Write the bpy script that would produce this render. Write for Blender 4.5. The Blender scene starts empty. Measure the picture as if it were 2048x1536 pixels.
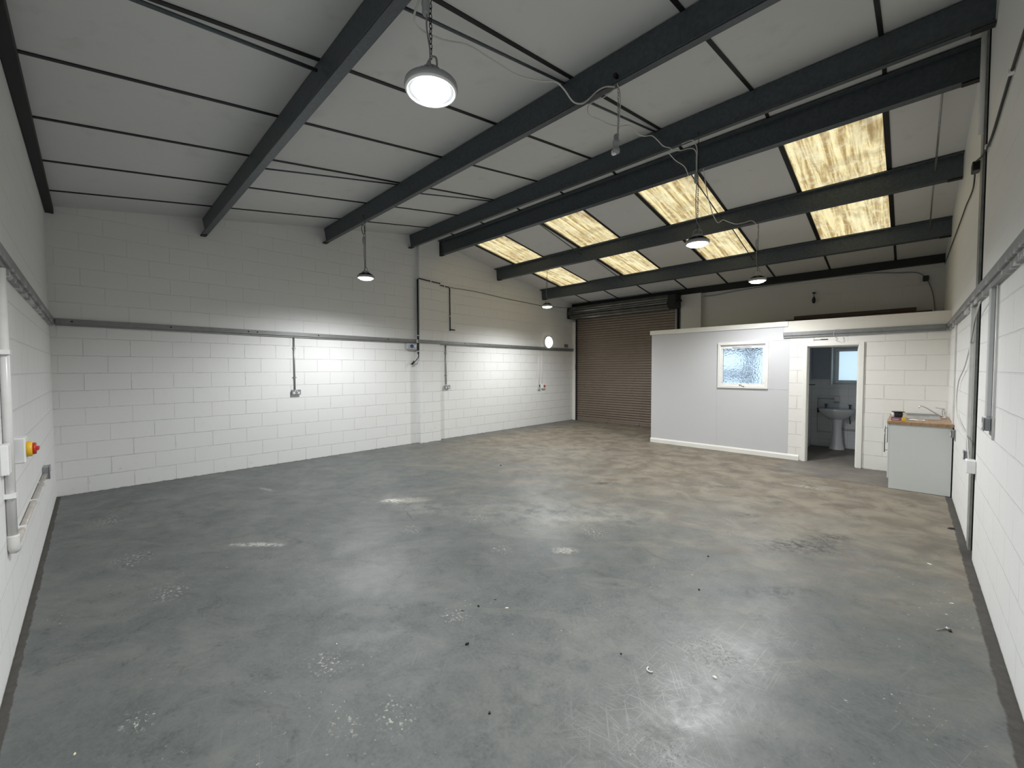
import bpy, math, random
from math import sin, cos, pi, radians
from mathutils import Vector, Matrix

# ------------------------------------------------------------------ camera, world, exposure
sc = bpy.context.scene
COL = sc.collection
WD, LN = 8.1, 11.1                      # room: x from left wall to right wall, y from front wall to back wall
F_PX, YAW, PITCH, ROLL = 819.1, radians(44.189), radians(-2.022), radians(-0.133)
CAMLOC = Vector((7.695, 0.341, 1.6))
_f = Vector((-sin(YAW)*cos(PITCH), cos(YAW)*cos(PITCH), sin(PITCH)))
_r = Vector((cos(YAW), sin(YAW), 0)); _u = _r.cross(_f)
_r2 = cos(ROLL)*_r + sin(ROLL)*_u; _u2 = -sin(ROLL)*_r + cos(ROLL)*_u
cd = bpy.data.cameras.new('camera'); cam = bpy.data.objects.new('camera', cd); COL.objects.link(cam)
M3 = Matrix((_r2, _u2, -_f)).transposed()
cam.matrix_world = Matrix.Translation(CAMLOC) @ M3.to_4x4()
cd.sensor_fit = 'HORIZONTAL'; cd.sensor_width = 36.0; cd.lens = F_PX/2048*36.0
cd.clip_start = 0.02; cd.clip_end = 200
sc.camera = cam
sc.view_settings.view_transform = 'Standard'; sc.view_settings.look = 'None'
sc.view_settings.gamma = 1.0; sc.view_settings.use_curve_mapping = False
sc.view_settings.exposure = 0.0
w = bpy.data.worlds.new('sky'); sc.world = w; w.use_nodes = True
bg = w.node_tree.nodes['Background']
bg.inputs[0].default_value = (0.80, 0.90, 1.0, 1); bg.inputs[1].default_value = 1.6
LAMP_POWER = 240.0                      # watts of each hanging lamp's downward beam
LAMP_STRENGTH = 24.0                    # glow of the lens itself
LAMP_COLOR = (0.965, 0.985, 1.0, 1)

random.seed(7)

# ------------------------------------------------------------------ mesh helpers
class MB:
    def __init__(s): s.v = []; s.f = []; s.m = []; s.sm = []
    def add(s, vs, fs, mi=0, smooth=False):
        o = len(s.v); s.v += [tuple(p) for p in vs]
        for f in fs: s.f.append(tuple(i+o for i in f)); s.m.append(mi); s.sm.append(smooth)
        return s
    def box(s, x0, x1, y0, y1, z0, z1, mi=0, b=0.0):
        if x0 > x1: x0, x1 = x1, x0
        if y0 > y1: y0, y1 = y1, y0
        if z0 > z1: z0, z1 = z1, z0
        if b <= 0:
            vs = [(x, y, z) for z in (z0, z1) for y in (y0, y1) for x in (x0, x1)]
            fs = [(0, 2, 3, 1), (4, 5, 7, 6), (0, 1, 5, 4), (2, 6, 7, 3), (0, 4, 6, 2), (1, 3, 7, 5)]
            return s.add(vs, fs, mi)
        b = min(b, (x1-x0)*.45, (y1-y0)*.45, (z1-z0)*.45)
        c = [(x0, x1), (y0, y1), (z0, z1)]; vs = []; idx = {}
        for sx in (0, 1):
            for sy in (0, 1):
                for sz in (0, 1):
                    S = (sx, sy, sz)
                    for a in range(3):
                        p = [c[k][S[k]] + (b if S[k] == 0 else -b) for k in range(3)]
                        p[a] = c[a][S[a]]; idx[(S, a)] = len(vs); vs.append(tuple(p))
        fs = []
        for a in range(3):
            u, v = (a+1) % 3, (a+2) % 3
            for e in (0, 1):
                q = []
                for (i, j) in ((0, 0), (1, 0), (1, 1), (0, 1)):
                    S = [0, 0, 0]; S[a] = e; S[u] = i; S[v] = j; q.append(idx[(tuple(S), a)])
                fs.append(tuple(q if e else q[::-1]))
        for a in range(3):                      # edges parallel to axis a
            u, v = (a+1) % 3, (a+2) % 3
            for i in (0, 1):
                for j in (0, 1):
                    S0 = [0]*3; S1 = [0]*3; S0[a] = 0; S1[a] = 1
                    for S in (S0, S1): S[u] = i; S[v] = j
                    q = [idx[(tuple(S0), u)], idx[(tuple(S1), u)], idx[(tuple(S1), v)], idx[(tuple(S0), v)]]
                    fs.append(tuple(q))
        for sx in (0, 1):
            for sy in (0, 1):
                for sz in (0, 1):
                    S = (sx, sy, sz); fs.append((idx[(S, 0)], idx[(S, 1)], idx[(S, 2)]))
        return s.add(vs, fs, mi)
    def tube(s, pts, r, n=8, mi=0, cap=True, smooth=True, closed=False):
        pts = [Vector(p) for p in pts]; N = len(pts); rs = r if isinstance(r, (list, tuple)) else [r]*N
        vs = []; prev = None
        for i, p in enumerate(pts):
            if closed: t = pts[(i+1) % N]-pts[i-1]
            else: t = pts[min(i+1, N-1)]-pts[max(i-1, 0)]
            t.normalize()
            if prev is None:
                a = Vector((0, 0, 1)) if abs(t.z) < .9 else Vector((1, 0, 0))
                e1 = t.cross(a).normalized()
            else: e1 = (prev - t*prev.dot(t)).normalized()
            prev = e1; e2 = t.cross(e1)
            for k in range(n):
                a = 2*pi*k/n; vs.append(p+(e1*cos(a)+e2*sin(a))*rs[i])
        fs = []
        for i in range(N if closed else N-1):
            j = (i+1) % N
            for k in range(n):
                l = (k+1) % n; fs.append((i*n+k, i*n+l, j*n+l, j*n+k))
        s.add(vs, fs, mi, smooth)
        if cap and not closed:
            o = len(s.v)-len(vs)
            s.f.append(tuple(o+k for k in range(n))[::-1]); s.m.append(mi); s.sm.append(False)
            s.f.append(tuple(o+(N-1)*n+k for k in range(n))); s.m.append(mi); s.sm.append(False)
        return s
    def lathe(s, prof, c, axis='z', n=32, mi=0, smooth=True):
        vs = []; fs = []; P = len(prof)
        def pt(r, h, a):
            if axis == 'z': return (c[0]+r*cos(a), c[1]+r*sin(a), c[2]+h)
            if axis == 'x': return (c[0]+h, c[1]+r*cos(a), c[2]+r*sin(a))
            return (c[0]+r*cos(a), c[1]+h, c[2]+r*sin(a))
        for k in range(n):
            for (r, h) in prof: vs.append(pt(r, h, 2*pi*k/n))
        for k in range(n):
            l = (k+1) % n
            for i in range(P-1): fs.append((k*P+i, l*P+i, l*P+i+1, k*P+i+1))
        s.add(vs, fs, mi, smooth); o = len(s.v)-len(vs)
        if prof[0][0] > 1e-6: s.f.append(tuple(o+k*P for k in range(n))); s.m.append(mi); s.sm.append(False)
        if prof[-1][0] > 1e-6: s.f.append(tuple(o+k*P+P-1 for k in range(n))[::-1]); s.m.append(mi); s.sm.append(False)
        return s
    def extrude(s, poly, x0, x1, axis='x', mi=0, caps=True):
        n = len(poly)
        def P(a, p): return (a, p[0], p[1]) if axis == 'x' else ((p[0], a, p[1]) if axis == 'y' else (p[0], p[1], a))
        vs = [P(x0, p) for p in poly]+[P(x1, p) for p in poly]
        fs = [(i, (i+1) % n, n+(i+1) % n, n+i) for i in range(n)]
        if caps: fs += [tuple(range(n))[::-1], tuple(range(n, 2*n))]
        return s.add(vs, fs, mi)
    def build(s, name, mats, parent=None, recalc=True):
        off = Vector((0, 0, 0))
        if parent is not None:
            q = parent
            while q is not None: off += q.location; q = q.parent
        me = bpy.data.meshes.new(name)
        me.from_pydata([tuple(Vector(p)-off) for p in s.v], [], s.f)
        if not isinstance(mats, (list, tuple)): mats = [mats]
        for m in mats: me.materials.append(m)
        me.polygons.foreach_set('material_index', s.m); me.polygons.foreach_set('use_smooth', s.sm)
        me.update()
        if recalc:
            import bmesh
            b = bmesh.new(); b.from_mesh(me); bmesh.ops.recalc_face_normals(b, faces=b.faces); b.to_mesh(me); b.free()
        o = bpy.data.objects.new(name, me); COL.objects.link(o)
        if parent is not None: o.parent = parent
        return o

def parts(name, mat, parent, boxes, bev=0.0):
    for q in boxes: MB().box(*q, 0, bev).build(name, mat, parent)
def empty(name, loc, label=None, cat=None, group=None):
    o = bpy.data.objects.new(name, None); COL.objects.link(o); o.location = loc; o.empty_display_size = .1
    return tag(o, label, cat, group)
def tag(o, label=None, cat=None, group=None, kind=None):
    if label: o['label'] = label
    if cat: o['category'] = cat
    if group: o['group'] = group
    if kind: o['kind'] = kind
    return o
def struct(o, label=None): return tag(o, label, None, None, 'structure')
def copy_tree(o, loc, parent=None):
    c = o.copy(); COL.objects.link(c)
    if parent is not None: c.parent = parent
    else: c.location = loc
    for ch in [k for k in bpy.data.objects if k.parent == o]: copy_tree(ch, None, c)
    return c
def smoothpath(pts, k=6):
    pts = [Vector(p) for p in pts]; out = []
    for i in range(len(pts)-1):
        p0 = pts[max(i-1, 0)]; p1 = pts[i]; p2 = pts[i+1]; p3 = pts[min(i+2, len(pts)-1)]
        for j in range(k):
            t = j/k
            out.append(.5*((2*p1)+(p2-p0)*t+(2*p0-5*p1+4*p2-p3)*t*t+(3*p1-p0-3*p2+p3)*t**3))
    out.append(pts[-1]); return out

# ------------------------------------------------------------------ material helpers
class NT:
    def __init__(s, name):
        s.mat = bpy.data.materials.new(name); s.mat.use_nodes = True; s.t = s.mat.node_tree
        s.b = s.t.nodes['Principled BSDF']; s.out = s.t.nodes['Material Output']
        s.tc = s.t.nodes.new('ShaderNodeTexCoord').outputs['Object']
    def n(s, typ, **kw):
        nd = s.t.nodes.new(typ)
        for k, v in kw.items():
            if k.startswith('i_'):
                key = k[2:]; key = int(key) if key.isdigit() else key.replace('_', ' ')
                if hasattr(v, 'is_output'): s.t.links.new(v, nd.inputs[key])
                else: nd.inputs[key].default_value = v
            else: setattr(nd, k, v)
        return nd
    def link(s, a, b): s.t.links.new(a, b)
    def set(s, **kw):
        for k, v in kw.items():
            key = k.replace('_', ' ')
            if hasattr(v, 'is_output'): s.link(v, s.b.inputs[key])
            else: s.b.inputs[key].default_value = v
    def sep(s, v=None):
        nd = s.n('ShaderNodeSeparateXYZ', i_0=v or s.tc); return nd.outputs
    def comb(s, x, y, z=0.0): return s.n('ShaderNodeCombineXYZ', i_0=x, i_1=y, i_2=z).outputs[0]
    def m(s, op, a, b=0.0, c=None, clamp=False):
        nd = s.n('ShaderNodeMath', operation=op, i_0=a, i_1=b); nd.use_clamp = clamp
        if c is not None:
            if hasattr(c, 'is_output'): s.link(c, nd.inputs[2])
            else: nd.inputs[2].default_value = c
        return nd.outputs[0]
    def vm(s, op, a, b):
        nd = s.n('ShaderNodeVectorMath', operation=op, i_0=a); 
        if hasattr(b, 'is_output'): s.link(b, nd.inputs[1])
        else: nd.inputs[1].default_value = b
        return nd.outputs[1] if op in ('LENGTH', 'DISTANCE') else nd.outputs[0]
    def noise(s, scale, detail=4.0, rough=.55, vec=None, dist=0.0, col=False):
        nd = s.n('ShaderNodeTexNoise', i_Vector=vec or s.tc, i_Scale=scale, i_Detail=detail, i_Roughness=rough, i_Distortion=dist)
        return nd.outputs['Color' if col else 'Fac']
    def ramp(s, f, a, b, lo=0.0, hi=1.0, smooth=True):
        nd = s.n('ShaderNodeMapRange', i_Value=f, i_1=a, i_2=b, i_3=lo, i_4=hi)
        if smooth: nd.interpolation_type = 'SMOOTHSTEP'
        nd.clamp = True
        return nd.outputs[0]
    def mix(s, f, a, b):
        nd = s.n('ShaderNodeMix', data_type='RGBA')
        for sock, v in ((nd.inputs[0], f), (nd.inputs[6], a), (nd.inputs[7], b)):
            if hasattr(v, 'is_output'): s.link(v, sock)
            else: sock.default_value = v if not isinstance(v, tuple) or len(v) == 4 else (*v, 1)
        return nd.outputs[2]
    def bump(s, h, strength=.5, dist=.01, prev=None):
        nd = s.n('ShaderNodeBump', i_Height=h, i_Strength=strength, i_Distance=dist)
        if prev is not None: s.link(prev, nd.inputs['Normal'])
        return nd.outputs[0]

def simple(name, col, rough=.5, metal=0.0, var=.06, scale=8.0, bump=0.0, bscale=60.0, spec=.5):
    t = NT(name); n = t.noise(scale, 5)
    lo = tuple(max(c*(1-var*2), 0) for c in col); hi = tuple(min(c*(1+var*2), 1) for c in col)
    t.set(Base_Color=t.mix(n, lo, hi), Roughness=rough, Metallic=metal, Specular_IOR_Level=spec)
    if bump: t.set(Normal=t.bump(t.noise(bscale, 3), bump, .002))
    return t.mat

def block_mat(name, axis, ph, zph, col=(.80, .80, .785), jit=.004, scuff=1.0, drk=(.40, .39, .38), upk=.45):
    t = NT(name); o = t.sep()
    u = t.m('ADD', o[axis], ph); v = t.m('ADD', o[2], zph)
    wob = t.noise(3.0, 2); wob2 = t.noise(26.0, 2)
    v2 = t.m('ADD', v, t.m('MULTIPLY', t.m('SUBTRACT', wob, .5), jit*2))
    v2 = t.m('ADD', v2, t.m('MULTIPLY', t.m('SUBTRACT', wob2, .5), .004))
    u2 = t.m('ADD', u, t.m('MULTIPLY', t.m('SUBTRACT', wob2, .5), .004))
    br = t.n('ShaderNodeTexBrick', i_Vector=t.comb(u2, v2, 0.0), i_Scale=1.0)
    br.inputs['Mortar Size'].default_value = .0048; br.inputs['Mortar Smooth'].default_value = .35
    br.inputs['Brick Width'].default_value = .45; br.inputs['Row Height'].default_value = .225
    br.offset = .5; br.offset_frequency = 2; br.squash = 1.0
    br.inputs['Color1'].default_value = (0, 0, 0, 1); br.inputs['Color2'].default_value = (1, 1, 1, 1); br.inputs['Bias'].default_value = 0
    fac = br.outputs['Fac']; bc = t.n('ShaderNodeSeparateColor', i_0=br.outputs['Color']).outputs[0]
    fill = t.ramp(t.noise(2.2, 3), .38, .60, .45, 1.0)             # joints partly clogged with paint
    up = t.ramp(o[2], 2.15, 2.35, 1.0, upk)
    h = t.m('MULTIPLY', t.m('MULTIPLY', fac, fill), up)
    base = t.mix(t.noise(1.3, 4), tuple(c*.97 for c in col), col)
    base = t.mix(t.m('MULTIPLY', t.m('MULTIPLY', bc, t.m('SUBTRACT', 1.0, fac)), .35), base, tuple(c*.965 for c in col))
    base = t.mix(t.m('MULTIPLY', t.m('MULTIPLY', h, t.ramp(t.noise(9.0, 4), .48, .6)), .28), base, drk)
    # scuffs and grime of the paint, near the ground and in random patches
    low = t.ramp(o[2], .0, 1.6, 1.0, .0)
    sc1 = t.m('MULTIPLY', t.ramp(t.noise(5.5, 8, .7), .60, .74), low)
    sc2 = t.ramp(t.noise(38.0, 3, .6), .71, .75)
    base = t.mix(t.m('MULTIPLY', sc1, .30*scuff), base, (.36, .35, .34))
    base = t.mix(t.m('MULTIPLY', t.m('MULTIPLY', sc2, t.ramp(t.noise(2.0, 2), .5, .62)), .55*scuff), base, (.2, .19, .18))
    ft = t.ramp(t.m('ADD', o[2], t.m('MULTIPLY', t.noise(14.0, 3), .03)), .012, .03, 1.0, 0.0)  # thin dark line along the foot of the wall
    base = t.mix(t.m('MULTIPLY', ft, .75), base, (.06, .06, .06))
    nb = t.bump(t.m('MULTIPLY', h, -1.0), 1.0, .009)
    nb = t.bump(t.noise(85.0, 5, .65), .28, .004, nb)
    nb = t.bump(t.noise(6.0, 3), .25, .01, nb)
    t.set(Base_Color=base, Roughness=.55, Normal=nb, Specular_IOR_Level=.35)
    return t.mat

M = {}
M['block_left'] = block_mat('painted_block_left', 1, -.055, .010)
M['block_right'] = block_mat('painted_block_right', 1, -.10, .002, drk=(.88, .88, .88))
M['block_front'] = block_mat('painted_block_front', 0, 0.0, .0, drk=(.86, .86, .86))
M['block_back'] = block_mat('painted_block_back', 0, 0.1, .0, col=(.66, .65, .61), upk=.15)
M['block_partition'] = block_mat('painted_block_partition', 0, -7.411+.45*17, 0.0, col=(.80, .785, .74))
M['block_pilaster'] = block_mat('painted_block_pilaster', 1, -5.39, .010)
M['steel'] = simple('grey_painted_steel', (.075, .088, .098), .42, .25, .22, 30.0, .15, 90)
M['steel_dark'] = simple('dark_steel', (.012, .012, .013), .6, .2)
M['galv'] = simple('galvanised_steel', (.34, .345, .35), .42, .75, .12, 22.0, .1, 80)
M['black_plastic'] = simple('black_plastic', (.012, .012, .014), .38)
M['white_plastic'] = simple('white_plastic', (.80, .80, .79), .35)
M['grey_plastic'] = simple('grey_plastic', (.30, .31, .32), .4)
M['lightgrey_plastic'] = simple('light_grey_plastic', (.50, .51, .51), .4)
M['white_gloss'] = simple('white_gloss_paint', (.80, .79, .74), .3, 0, .03, 3.0)
M['ceramic'] = simple('white_ceramic', (.72, .74, .76), .12, 0, .01)
M['chrome'] = simple('chrome', (.72, .72, .72), .16, 1.0, .02)
M['chrome_dark'] = simple('dull_chrome', (.16, .17, .19), .25, .8, .05)
M['brushed'] = simple('brushed_stainless', (.55, .55, .55), .28, 1.0, .05, 40)
M['yellow'] = simple('yellow_plastic', (.80, .50, .03), .4)
M['red'] = simple('red_plastic', (.50, .03, .02), .4)
M['blue'] = simple('blue_plastic', (.03, .10, .30), .4)
M['cable'] = simple('white_cable', (.58, .58, .55), .5)
M['cable_grey'] = simple('grey_cable', (.22, .22, .22), .5)
M['cable_black'] = simple('black_cable', (.012, .012, .013), .5)
M['brown_cable'] = simple('brown_cable', (.10, .075, .055), .6)
M['panel_white'] = simple('white_melamine', (.58, .60, .585), .32, 0, .01)
M['stud'] = simple('lilac_grey_wall_board', (.565, .565, .575), .5, 0, .015, 1.2)
M['dark_void'] = simple('dark_cavity', (.012, .012, .012), .9)
M['paper'] = simple('white_paper', (.85, .85, .83), .7)
M['cream'] = simple('cream_pack', (.62, .58, .40), .5, 0, .15, 40)
M['carton'] = simple('purple_carton', (.20, .09, .14), .5, 0, .25, 60)
M['wc_paint'] = simple('blue_grey_paint', (.42, .47, .54), .6)
M['pvc'] = simple('painted_white_pipe', (.70, .69, .67), .3, 0, .08, 9.0)
M['chip_white'] = simple('white_chip', (.80, .79, .74), .7)
M['chip_yellow'] = simple('yellowish_chip', (.70, .66, .45), .7)
M['black_rubber'] = simple('black_scrap', (.010, .010, .010), .5)
M['washer_cream'] = simple('cream_wall_band', (.74, .71, .64), .55, 0, .03, 2.0, .2, 120)

def t_rail():
    t = NT('grey_rail_with_paint_smears'); o = t.sep()
    n = t.noise(5.0, 6, .65); n2 = t.noise(2.0, 2)
    low = t.ramp(o[2], 2.245, 2.135, 0.0, 1.0)
    fac = t.m('MULTIPLY', t.ramp(n, .50, .56), low)
    t.set(Base_Color=t.mix(fac, t.mix(n2, (.17, .172, .175), (.26, .262, .265)), (.62, .62, .62)), Roughness=.45, Metallic=0.15)
    return t.mat
M['rail_messy'] = t_rail()
M['rail'] = simple('grey_galvanised_rail', (.235, .24, .235), .42, .35, .12, 12.0)

def t_ceiling():
    t = NT('insulation_board_ceiling')
    n = t.noise(.5, 3); n2 = t.noise(4.0, 5, .6)
    c = t.mix(n, (.60, .605, .595), (.68, .685, .675)); c = t.mix(t.m('MULTIPLY', t.ramp(n2, .55, .75), .25), c, (.42, .41, .38))
    t.set(Base_Color=c, Roughness=.75, Specular_IOR_Level=.25)
    return t.mat
M['ceiling'] = t_ceiling()

def t_floor():
    t = NT('worn_grey_painted_concrete'); o = t.sep(); X, Y = o[0], o[1]
    P2 = t.comb(X, Y, 0.0)
    def blob(cx, cy, r0, r1, sx=1.0, sy=1.0, rot=0.0, nz=.35, nsc=5.0):
        dx = t.m('SUBTRACT', X, cx); dy = t.m('SUBTRACT', Y, cy)
        ca, sa = cos(rot), sin(rot)
        a = t.m('DIVIDE', t.m('ADD', t.m('MULTIPLY', dx, ca), t.m('MULTIPLY', dy, sa)), sx)
        b = t.m('DIVIDE', t.m('SUBTRACT', t.m('MULTIPLY', dy, ca), t.m('MULTIPLY', dx, sa)), sy)
        d = t.vm('LENGTH', t.comb(a, b, 0.0), (0, 0, 0))
        d = t.m('ADD', d, t.m('MULTIPLY', t.m('SUBTRACT', t.noise(nsc, 5, .6, P2), .5), nz*2))
        return t.ramp(d, r0, r1, 1.0, 0.0)
    big = t.noise(.45, 4, .5, P2, .3); mid = t.noise(1.8, 6, .6, P2, .4); fine = t.noise(9.0, 6, .65, P2)
    def stretch(rot, sx, sy):
        ca, sa = cos(rot), sin(rot)
        return t.comb(t.m('MULTIPLY', t.m('ADD', t.m('MULTIPLY', X, ca), t.m('MULTIPLY', Y, sa)), sx), t.m('MULTIPLY', t.m('SUBTRACT', t.m('MULTIPLY', Y, ca), t.m('MULTIPLY', X, sa)), sy), 0.0)
    st = stretch(radians(42), .8, 2.0); streak = t.noise(1.5, 7, .66, st, .8)
    col = t.mix(big, (.070, .081, .081), (.102, .114, .110))
    col = t.mix(t.ramp(mid, .35, .7), col, t.mix(.55, col, (.128, .135, .132)))
    col = t.mix(t.m('MULTIPLY', t.ramp(streak, .48, .64), .50), col, (.155, .16, .148))
    mott = t.m('ADD', t.m('MULTIPLY', t.noise(5.0, 8, .72, P2, .6), .6), t.m('MULTIPLY', t.noise(48.0, 4, .7, P2), .4))
    col = t.mix(t.ramp(mott, .40, .62, .0, .55), col, t.mix(.5, col, (.20, .205, .19)))
    col = t.mix(t.ramp(mott, .46, .34, .0, .55), col, (.040, .044, .044))
    # browner, traffic-worn concrete towards the roller shutter and the washroom door
    back = t.ramp(t.m('ADD', t.m('ADD', Y, t.m('MULTIPLY', X, .10)), t.m('MULTIPLY', t.m('SUBTRACT', streak, .5), 4.5)), 3.3, 7.4)
    brown = t.mix(t.ramp(t.noise(3.0, 7, .65, P2, .5), .35, .65), (.150, .122, .090), (.255, .222, .168))
    edge = t.m('MULTIPLY', back, t.ramp(X, .05, 1.0, .35, 1.0))
    col = t.mix(t.m('MULTIPLY', edge, .88), col, brown)
    # older slab in front of the washroom and sink
    slab = t.m('MULTIPLY', t.ramp(Y, 7.80, 7.82), t.ramp(X, 6.15, 6.2))
    col = t.mix(t.m('MULTIPLY', slab, .55), col, t.mix(fine, (.13, .125, .13), (.19, .175, .165)))
    ln = t.m('MULTIPLY', t.ramp(t.m('ABSOLUTE', t.m('SUBTRACT', Y, 7.80)), .004, .012, 1.0, 0.0), t.ramp(X, 6.1, 6.15))
    col = t.mix(t.m('MULTIPLY', ln, .7), col, (.03, .03, .03))
    # pale rubbed areas
    for (cx, cy, r0, r1, sx, sy, rot, k) in ((4.9, 3.9, .1, 1.1, 1.7, .6, .7, .42), (3.4, 2.95, .0, .95, .9, .33, .1, .5), (2.7, 6.6, .1, 1.3, 1.6, .8, .6, .30),
                                             (5.45, 4.3, .0, .5, .6, .4, .5, .40), (6.8, 7.2, .1, .6, .7, .3, .2, .35), (6.5, 2.2, .1, 1.3, .6, 1.6, .0, .20)):
        b = t.m('MULTIPLY', blob(cx, cy, r0, r1, sx, sy, rot), t.ramp(t.noise(6.0, 7, .7, P2), .36, .60))
        col = t.mix(t.m('MULTIPLY', b, k), col, (.32, .315, .285))
    # bright splash and scrape with the paint gone
    for (cx, cy, sx, sy, rot, k, c) in ((3.18, 2.88, .21, .09, .75, 1.0, (.66, .65, .60)), (3.30, 3.0, .34, .16, .9, .6, (.42, .40, .34)), (3.44, 1.37, .32, .06, .75, .8, (.50, .50, .48)), (5.54, 3.23, .16, .09, .8, .6, (.5, .49, .42)), (5.2, 3.96, .5, .12, .7, .45, (.36, .35, .31)), (6.76, 7.07, .42, .12, .12, .6, (.40, .38, .32)),
                                        (1.55, 1.95, .22, .05, .3, .5, (.4, .4, .38))):
        b = t.m('MULTIPLY', blob(cx, cy, .2, 1.0, sx, sy, rot, .55, 9.0), t.ramp(t.noise(28.0, 5, .75, P2), .40, .55))
        col = t.mix(t.m('MULTIPLY', b, k), col, c)
    # small chips of bare concrete in clusters
    vor = t.noise(34.0, 4, .72, P2); cl = t.noise(1.5, 4, .6, P2, .6)
    chips = t.m('MULTIPLY', t.ramp(vor, .64, .665), t.ramp(cl, .55, .64))
    chips2 = t.m('MULTIPLY', t.ramp(t.noise(60.0, 2, .6, P2), .735, .75), t.ramp(cl, .40, .6))
    cb = None
    for (cx, cy, r) in ((6.02, 1.28, .16), (6.95, 1.9, .22), (5.6, 1.95, .14), (6.33, 1.0, .1), (4.4, 3.2, .2), (4.15, 2.55, .16), (5.12, 2.85, .14), (5.5, 3.75, .2), (5.45, 1.2, .16), (6.9, 2.75, .2), (5.9, 1.1, .12), (1.6, .45, .3), (3.0, .55, .25), (3.9, .7, .2), (5.2, .45, .12)):
        b = blob(cx, cy, .1, 1.0, r, r*.8, 0, .6, 11.0); cb = b if cb is None else t.m('MAXIMUM', cb, b)
    chips3 = t.m('MULTIPLY', t.ramp(t.noise(42.0, 5, .75, P2), .55, .585), cb)
    allc = t.m('MAXIMUM', t.m('MAXIMUM', chips, chips2), chips3)
    col = t.mix(t.m('MULTIPLY', allc, .85), col, (.50, .49, .44))
    # fine scratches
    for rot, k in ((.4, .22), (1.25, .25), (2.3, .22), (2.9, .2)):
        s1 = t.ramp(t.noise(2.6, 3, .6, stretch(rot, .8, 30.0), .25), .66, .69)
        col = t.mix(t.m('MULTIPLY', t.m('MULTIPLY', s1, t.ramp(t.noise(.9, 3, .5, P2), .45, .65)), k), col, (.33, .32, .29))
    # hard-worn, densely scratched lane right of centre, its sheen painted in as paler colour
    wear_sheen = t.m('MAXIMUM', blob(6.95, 2.55, .1, 1.1, 1.3, .38, 1.35, .5, 3.0), blob(7.05, 1.9, .1, 1.0, .5, .4, 0, .5, 3.0))
    scr = None
    for rot in (.2, .9, 1.5, 2.2, 2.9):
        q = t.ramp(t.noise(2.2, 3, .65, stretch(rot, 1.6, 42.0), .5), .60, .64); scr = q if scr is None else t.m('MAXIMUM', scr, q)
    col = t.mix(t.m('MULTIPLY', wear_sheen, .45), col, t.mix(t.noise(11.0, 6, .7, P2), (.055, .057, .055), (.29, .295, .285)))
    col = t.mix(t.m('MULTIPLY', t.m('MULTIPLY', wear_sheen, scr), .35), col, (.40, .40, .38))
    # dark grime, tyre marks and oil
    for (cx, cy, r0, r1, sx, sy, rot, k) in ((4.66, 5.33, .1, 1.0, .30, .09, .75, .85), (7.0, 4.75, .0, 1.0, .60, .26, .75, .95), (7.2, 5.2, .0, 1.0, .35, .16, .7, .9), (6.45, 5.3, .0, 1.0, .22, .12, .7, .8), (7.06, 3.75, .0, 1.0, .45, .14, .75, .7), (7.02, 2.4, .0, 1.0, .8, .18, 1.4, .5), (5.9, 6.3, .0, 1.0, .5, .12, .6, .6), (6.3, 7.9, .0, 1.0, .3, .12, .2, .7), (5.6, 7.2, .0, 1.0, .4, .08, .5, .6),
                                             (4.9, 6.4, .0, 1.0, .8, .1, .7, .35), (3.55, 1.62, .0, 1.0, .55, .07, .3, .55), (1.9, 1.0, .0, 1.0, .7, .06, .15, .45), (4.6, 7.3, .0, 1.0, .8, .12, .6, .45), (3.72, 2.76, 0., 1., .30, .016, -.30, .9), (6.55, 6.3, 0, 1, .5, .06, .6, .3)):
        b = t.m('MULTIPLY', blob(cx, cy, r0, r1, sx, sy, rot, .5, 7.0), t.ramp(t.noise(16.0, 6, .75, P2), .42, .60))
        col = t.mix(t.m('MULTIPLY', b, k), col, (.022, .021, .02))
    dk = t.m('MULTIPLY', t.ramp(t.noise(2.6, 8, .72, st, .8), .56, .70), .35)
    col = t.mix(dk, col, (.045, .042, .038))
    # unpainted margin along the front and right walls
    wob = t.m('MULTIPLY', t.noise(7.0, 5, .65, P2), .035)
    mg = t.m('MAXIMUM', t.ramp(t.m('ADD', Y, wob), .050, .057, 1.0, 0.0), t.ramp(t.m('SUBTRACT', t.m('SUBTRACT', WD, X), t.m('MULTIPLY', wob, -1.0)), .068, .080, 1.0, 0.0))
    col = t.mix(mg, col, t.mix(t.noise(22.0, 6, .7, P2), (.028, .026, .024), (.105, .096, .084)))
    e2 = t.ramp(t.m('ADD', X, t.m('MULTIPLY', wob, .5)), .018, .03, 1.0, 0.0)  # shadow gap at the foot of the left wall, painted dark on the floor
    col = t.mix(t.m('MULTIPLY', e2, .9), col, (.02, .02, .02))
    # sheen: glossy paint, matt where worn
    rg = t.ramp(t.noise(1.1, 5, .6, P2, .5), .3, .7, .42, .62)
    rg = t.m('SUBTRACT', t.m('ADD', rg, t.m('MULTIPLY', edge, .14)), t.m('MULTIPLY', wear_sheen, .10)); rg = t.m('ADD', rg, t.m('MULTIPLY', allc, .25)); rg = t.m('ADD', rg, t.m('MULTIPLY', t.m('SUBTRACT', fine, .5), .16)); rg = t.m('ADD', rg, t.m('MULTIPLY', mg, .4))
    nb = t.bump(t.noise(2.4, 4, .55, P2), .35, .02)
    nb = t.bump(fine, .22, .006, nb)
    nb = t.bump(t.noise(120.0, 3, .6, P2), .16, .002, nb)
    nb = t.bump(t.m('MULTIPLY', allc, -1.0), .6, .003, nb)
    t.set(Base_Color=col, Roughness=rg, Normal=nb, Specular_IOR_Level=.5)
    return t.mat
M['floor'] = t_floor()

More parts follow.
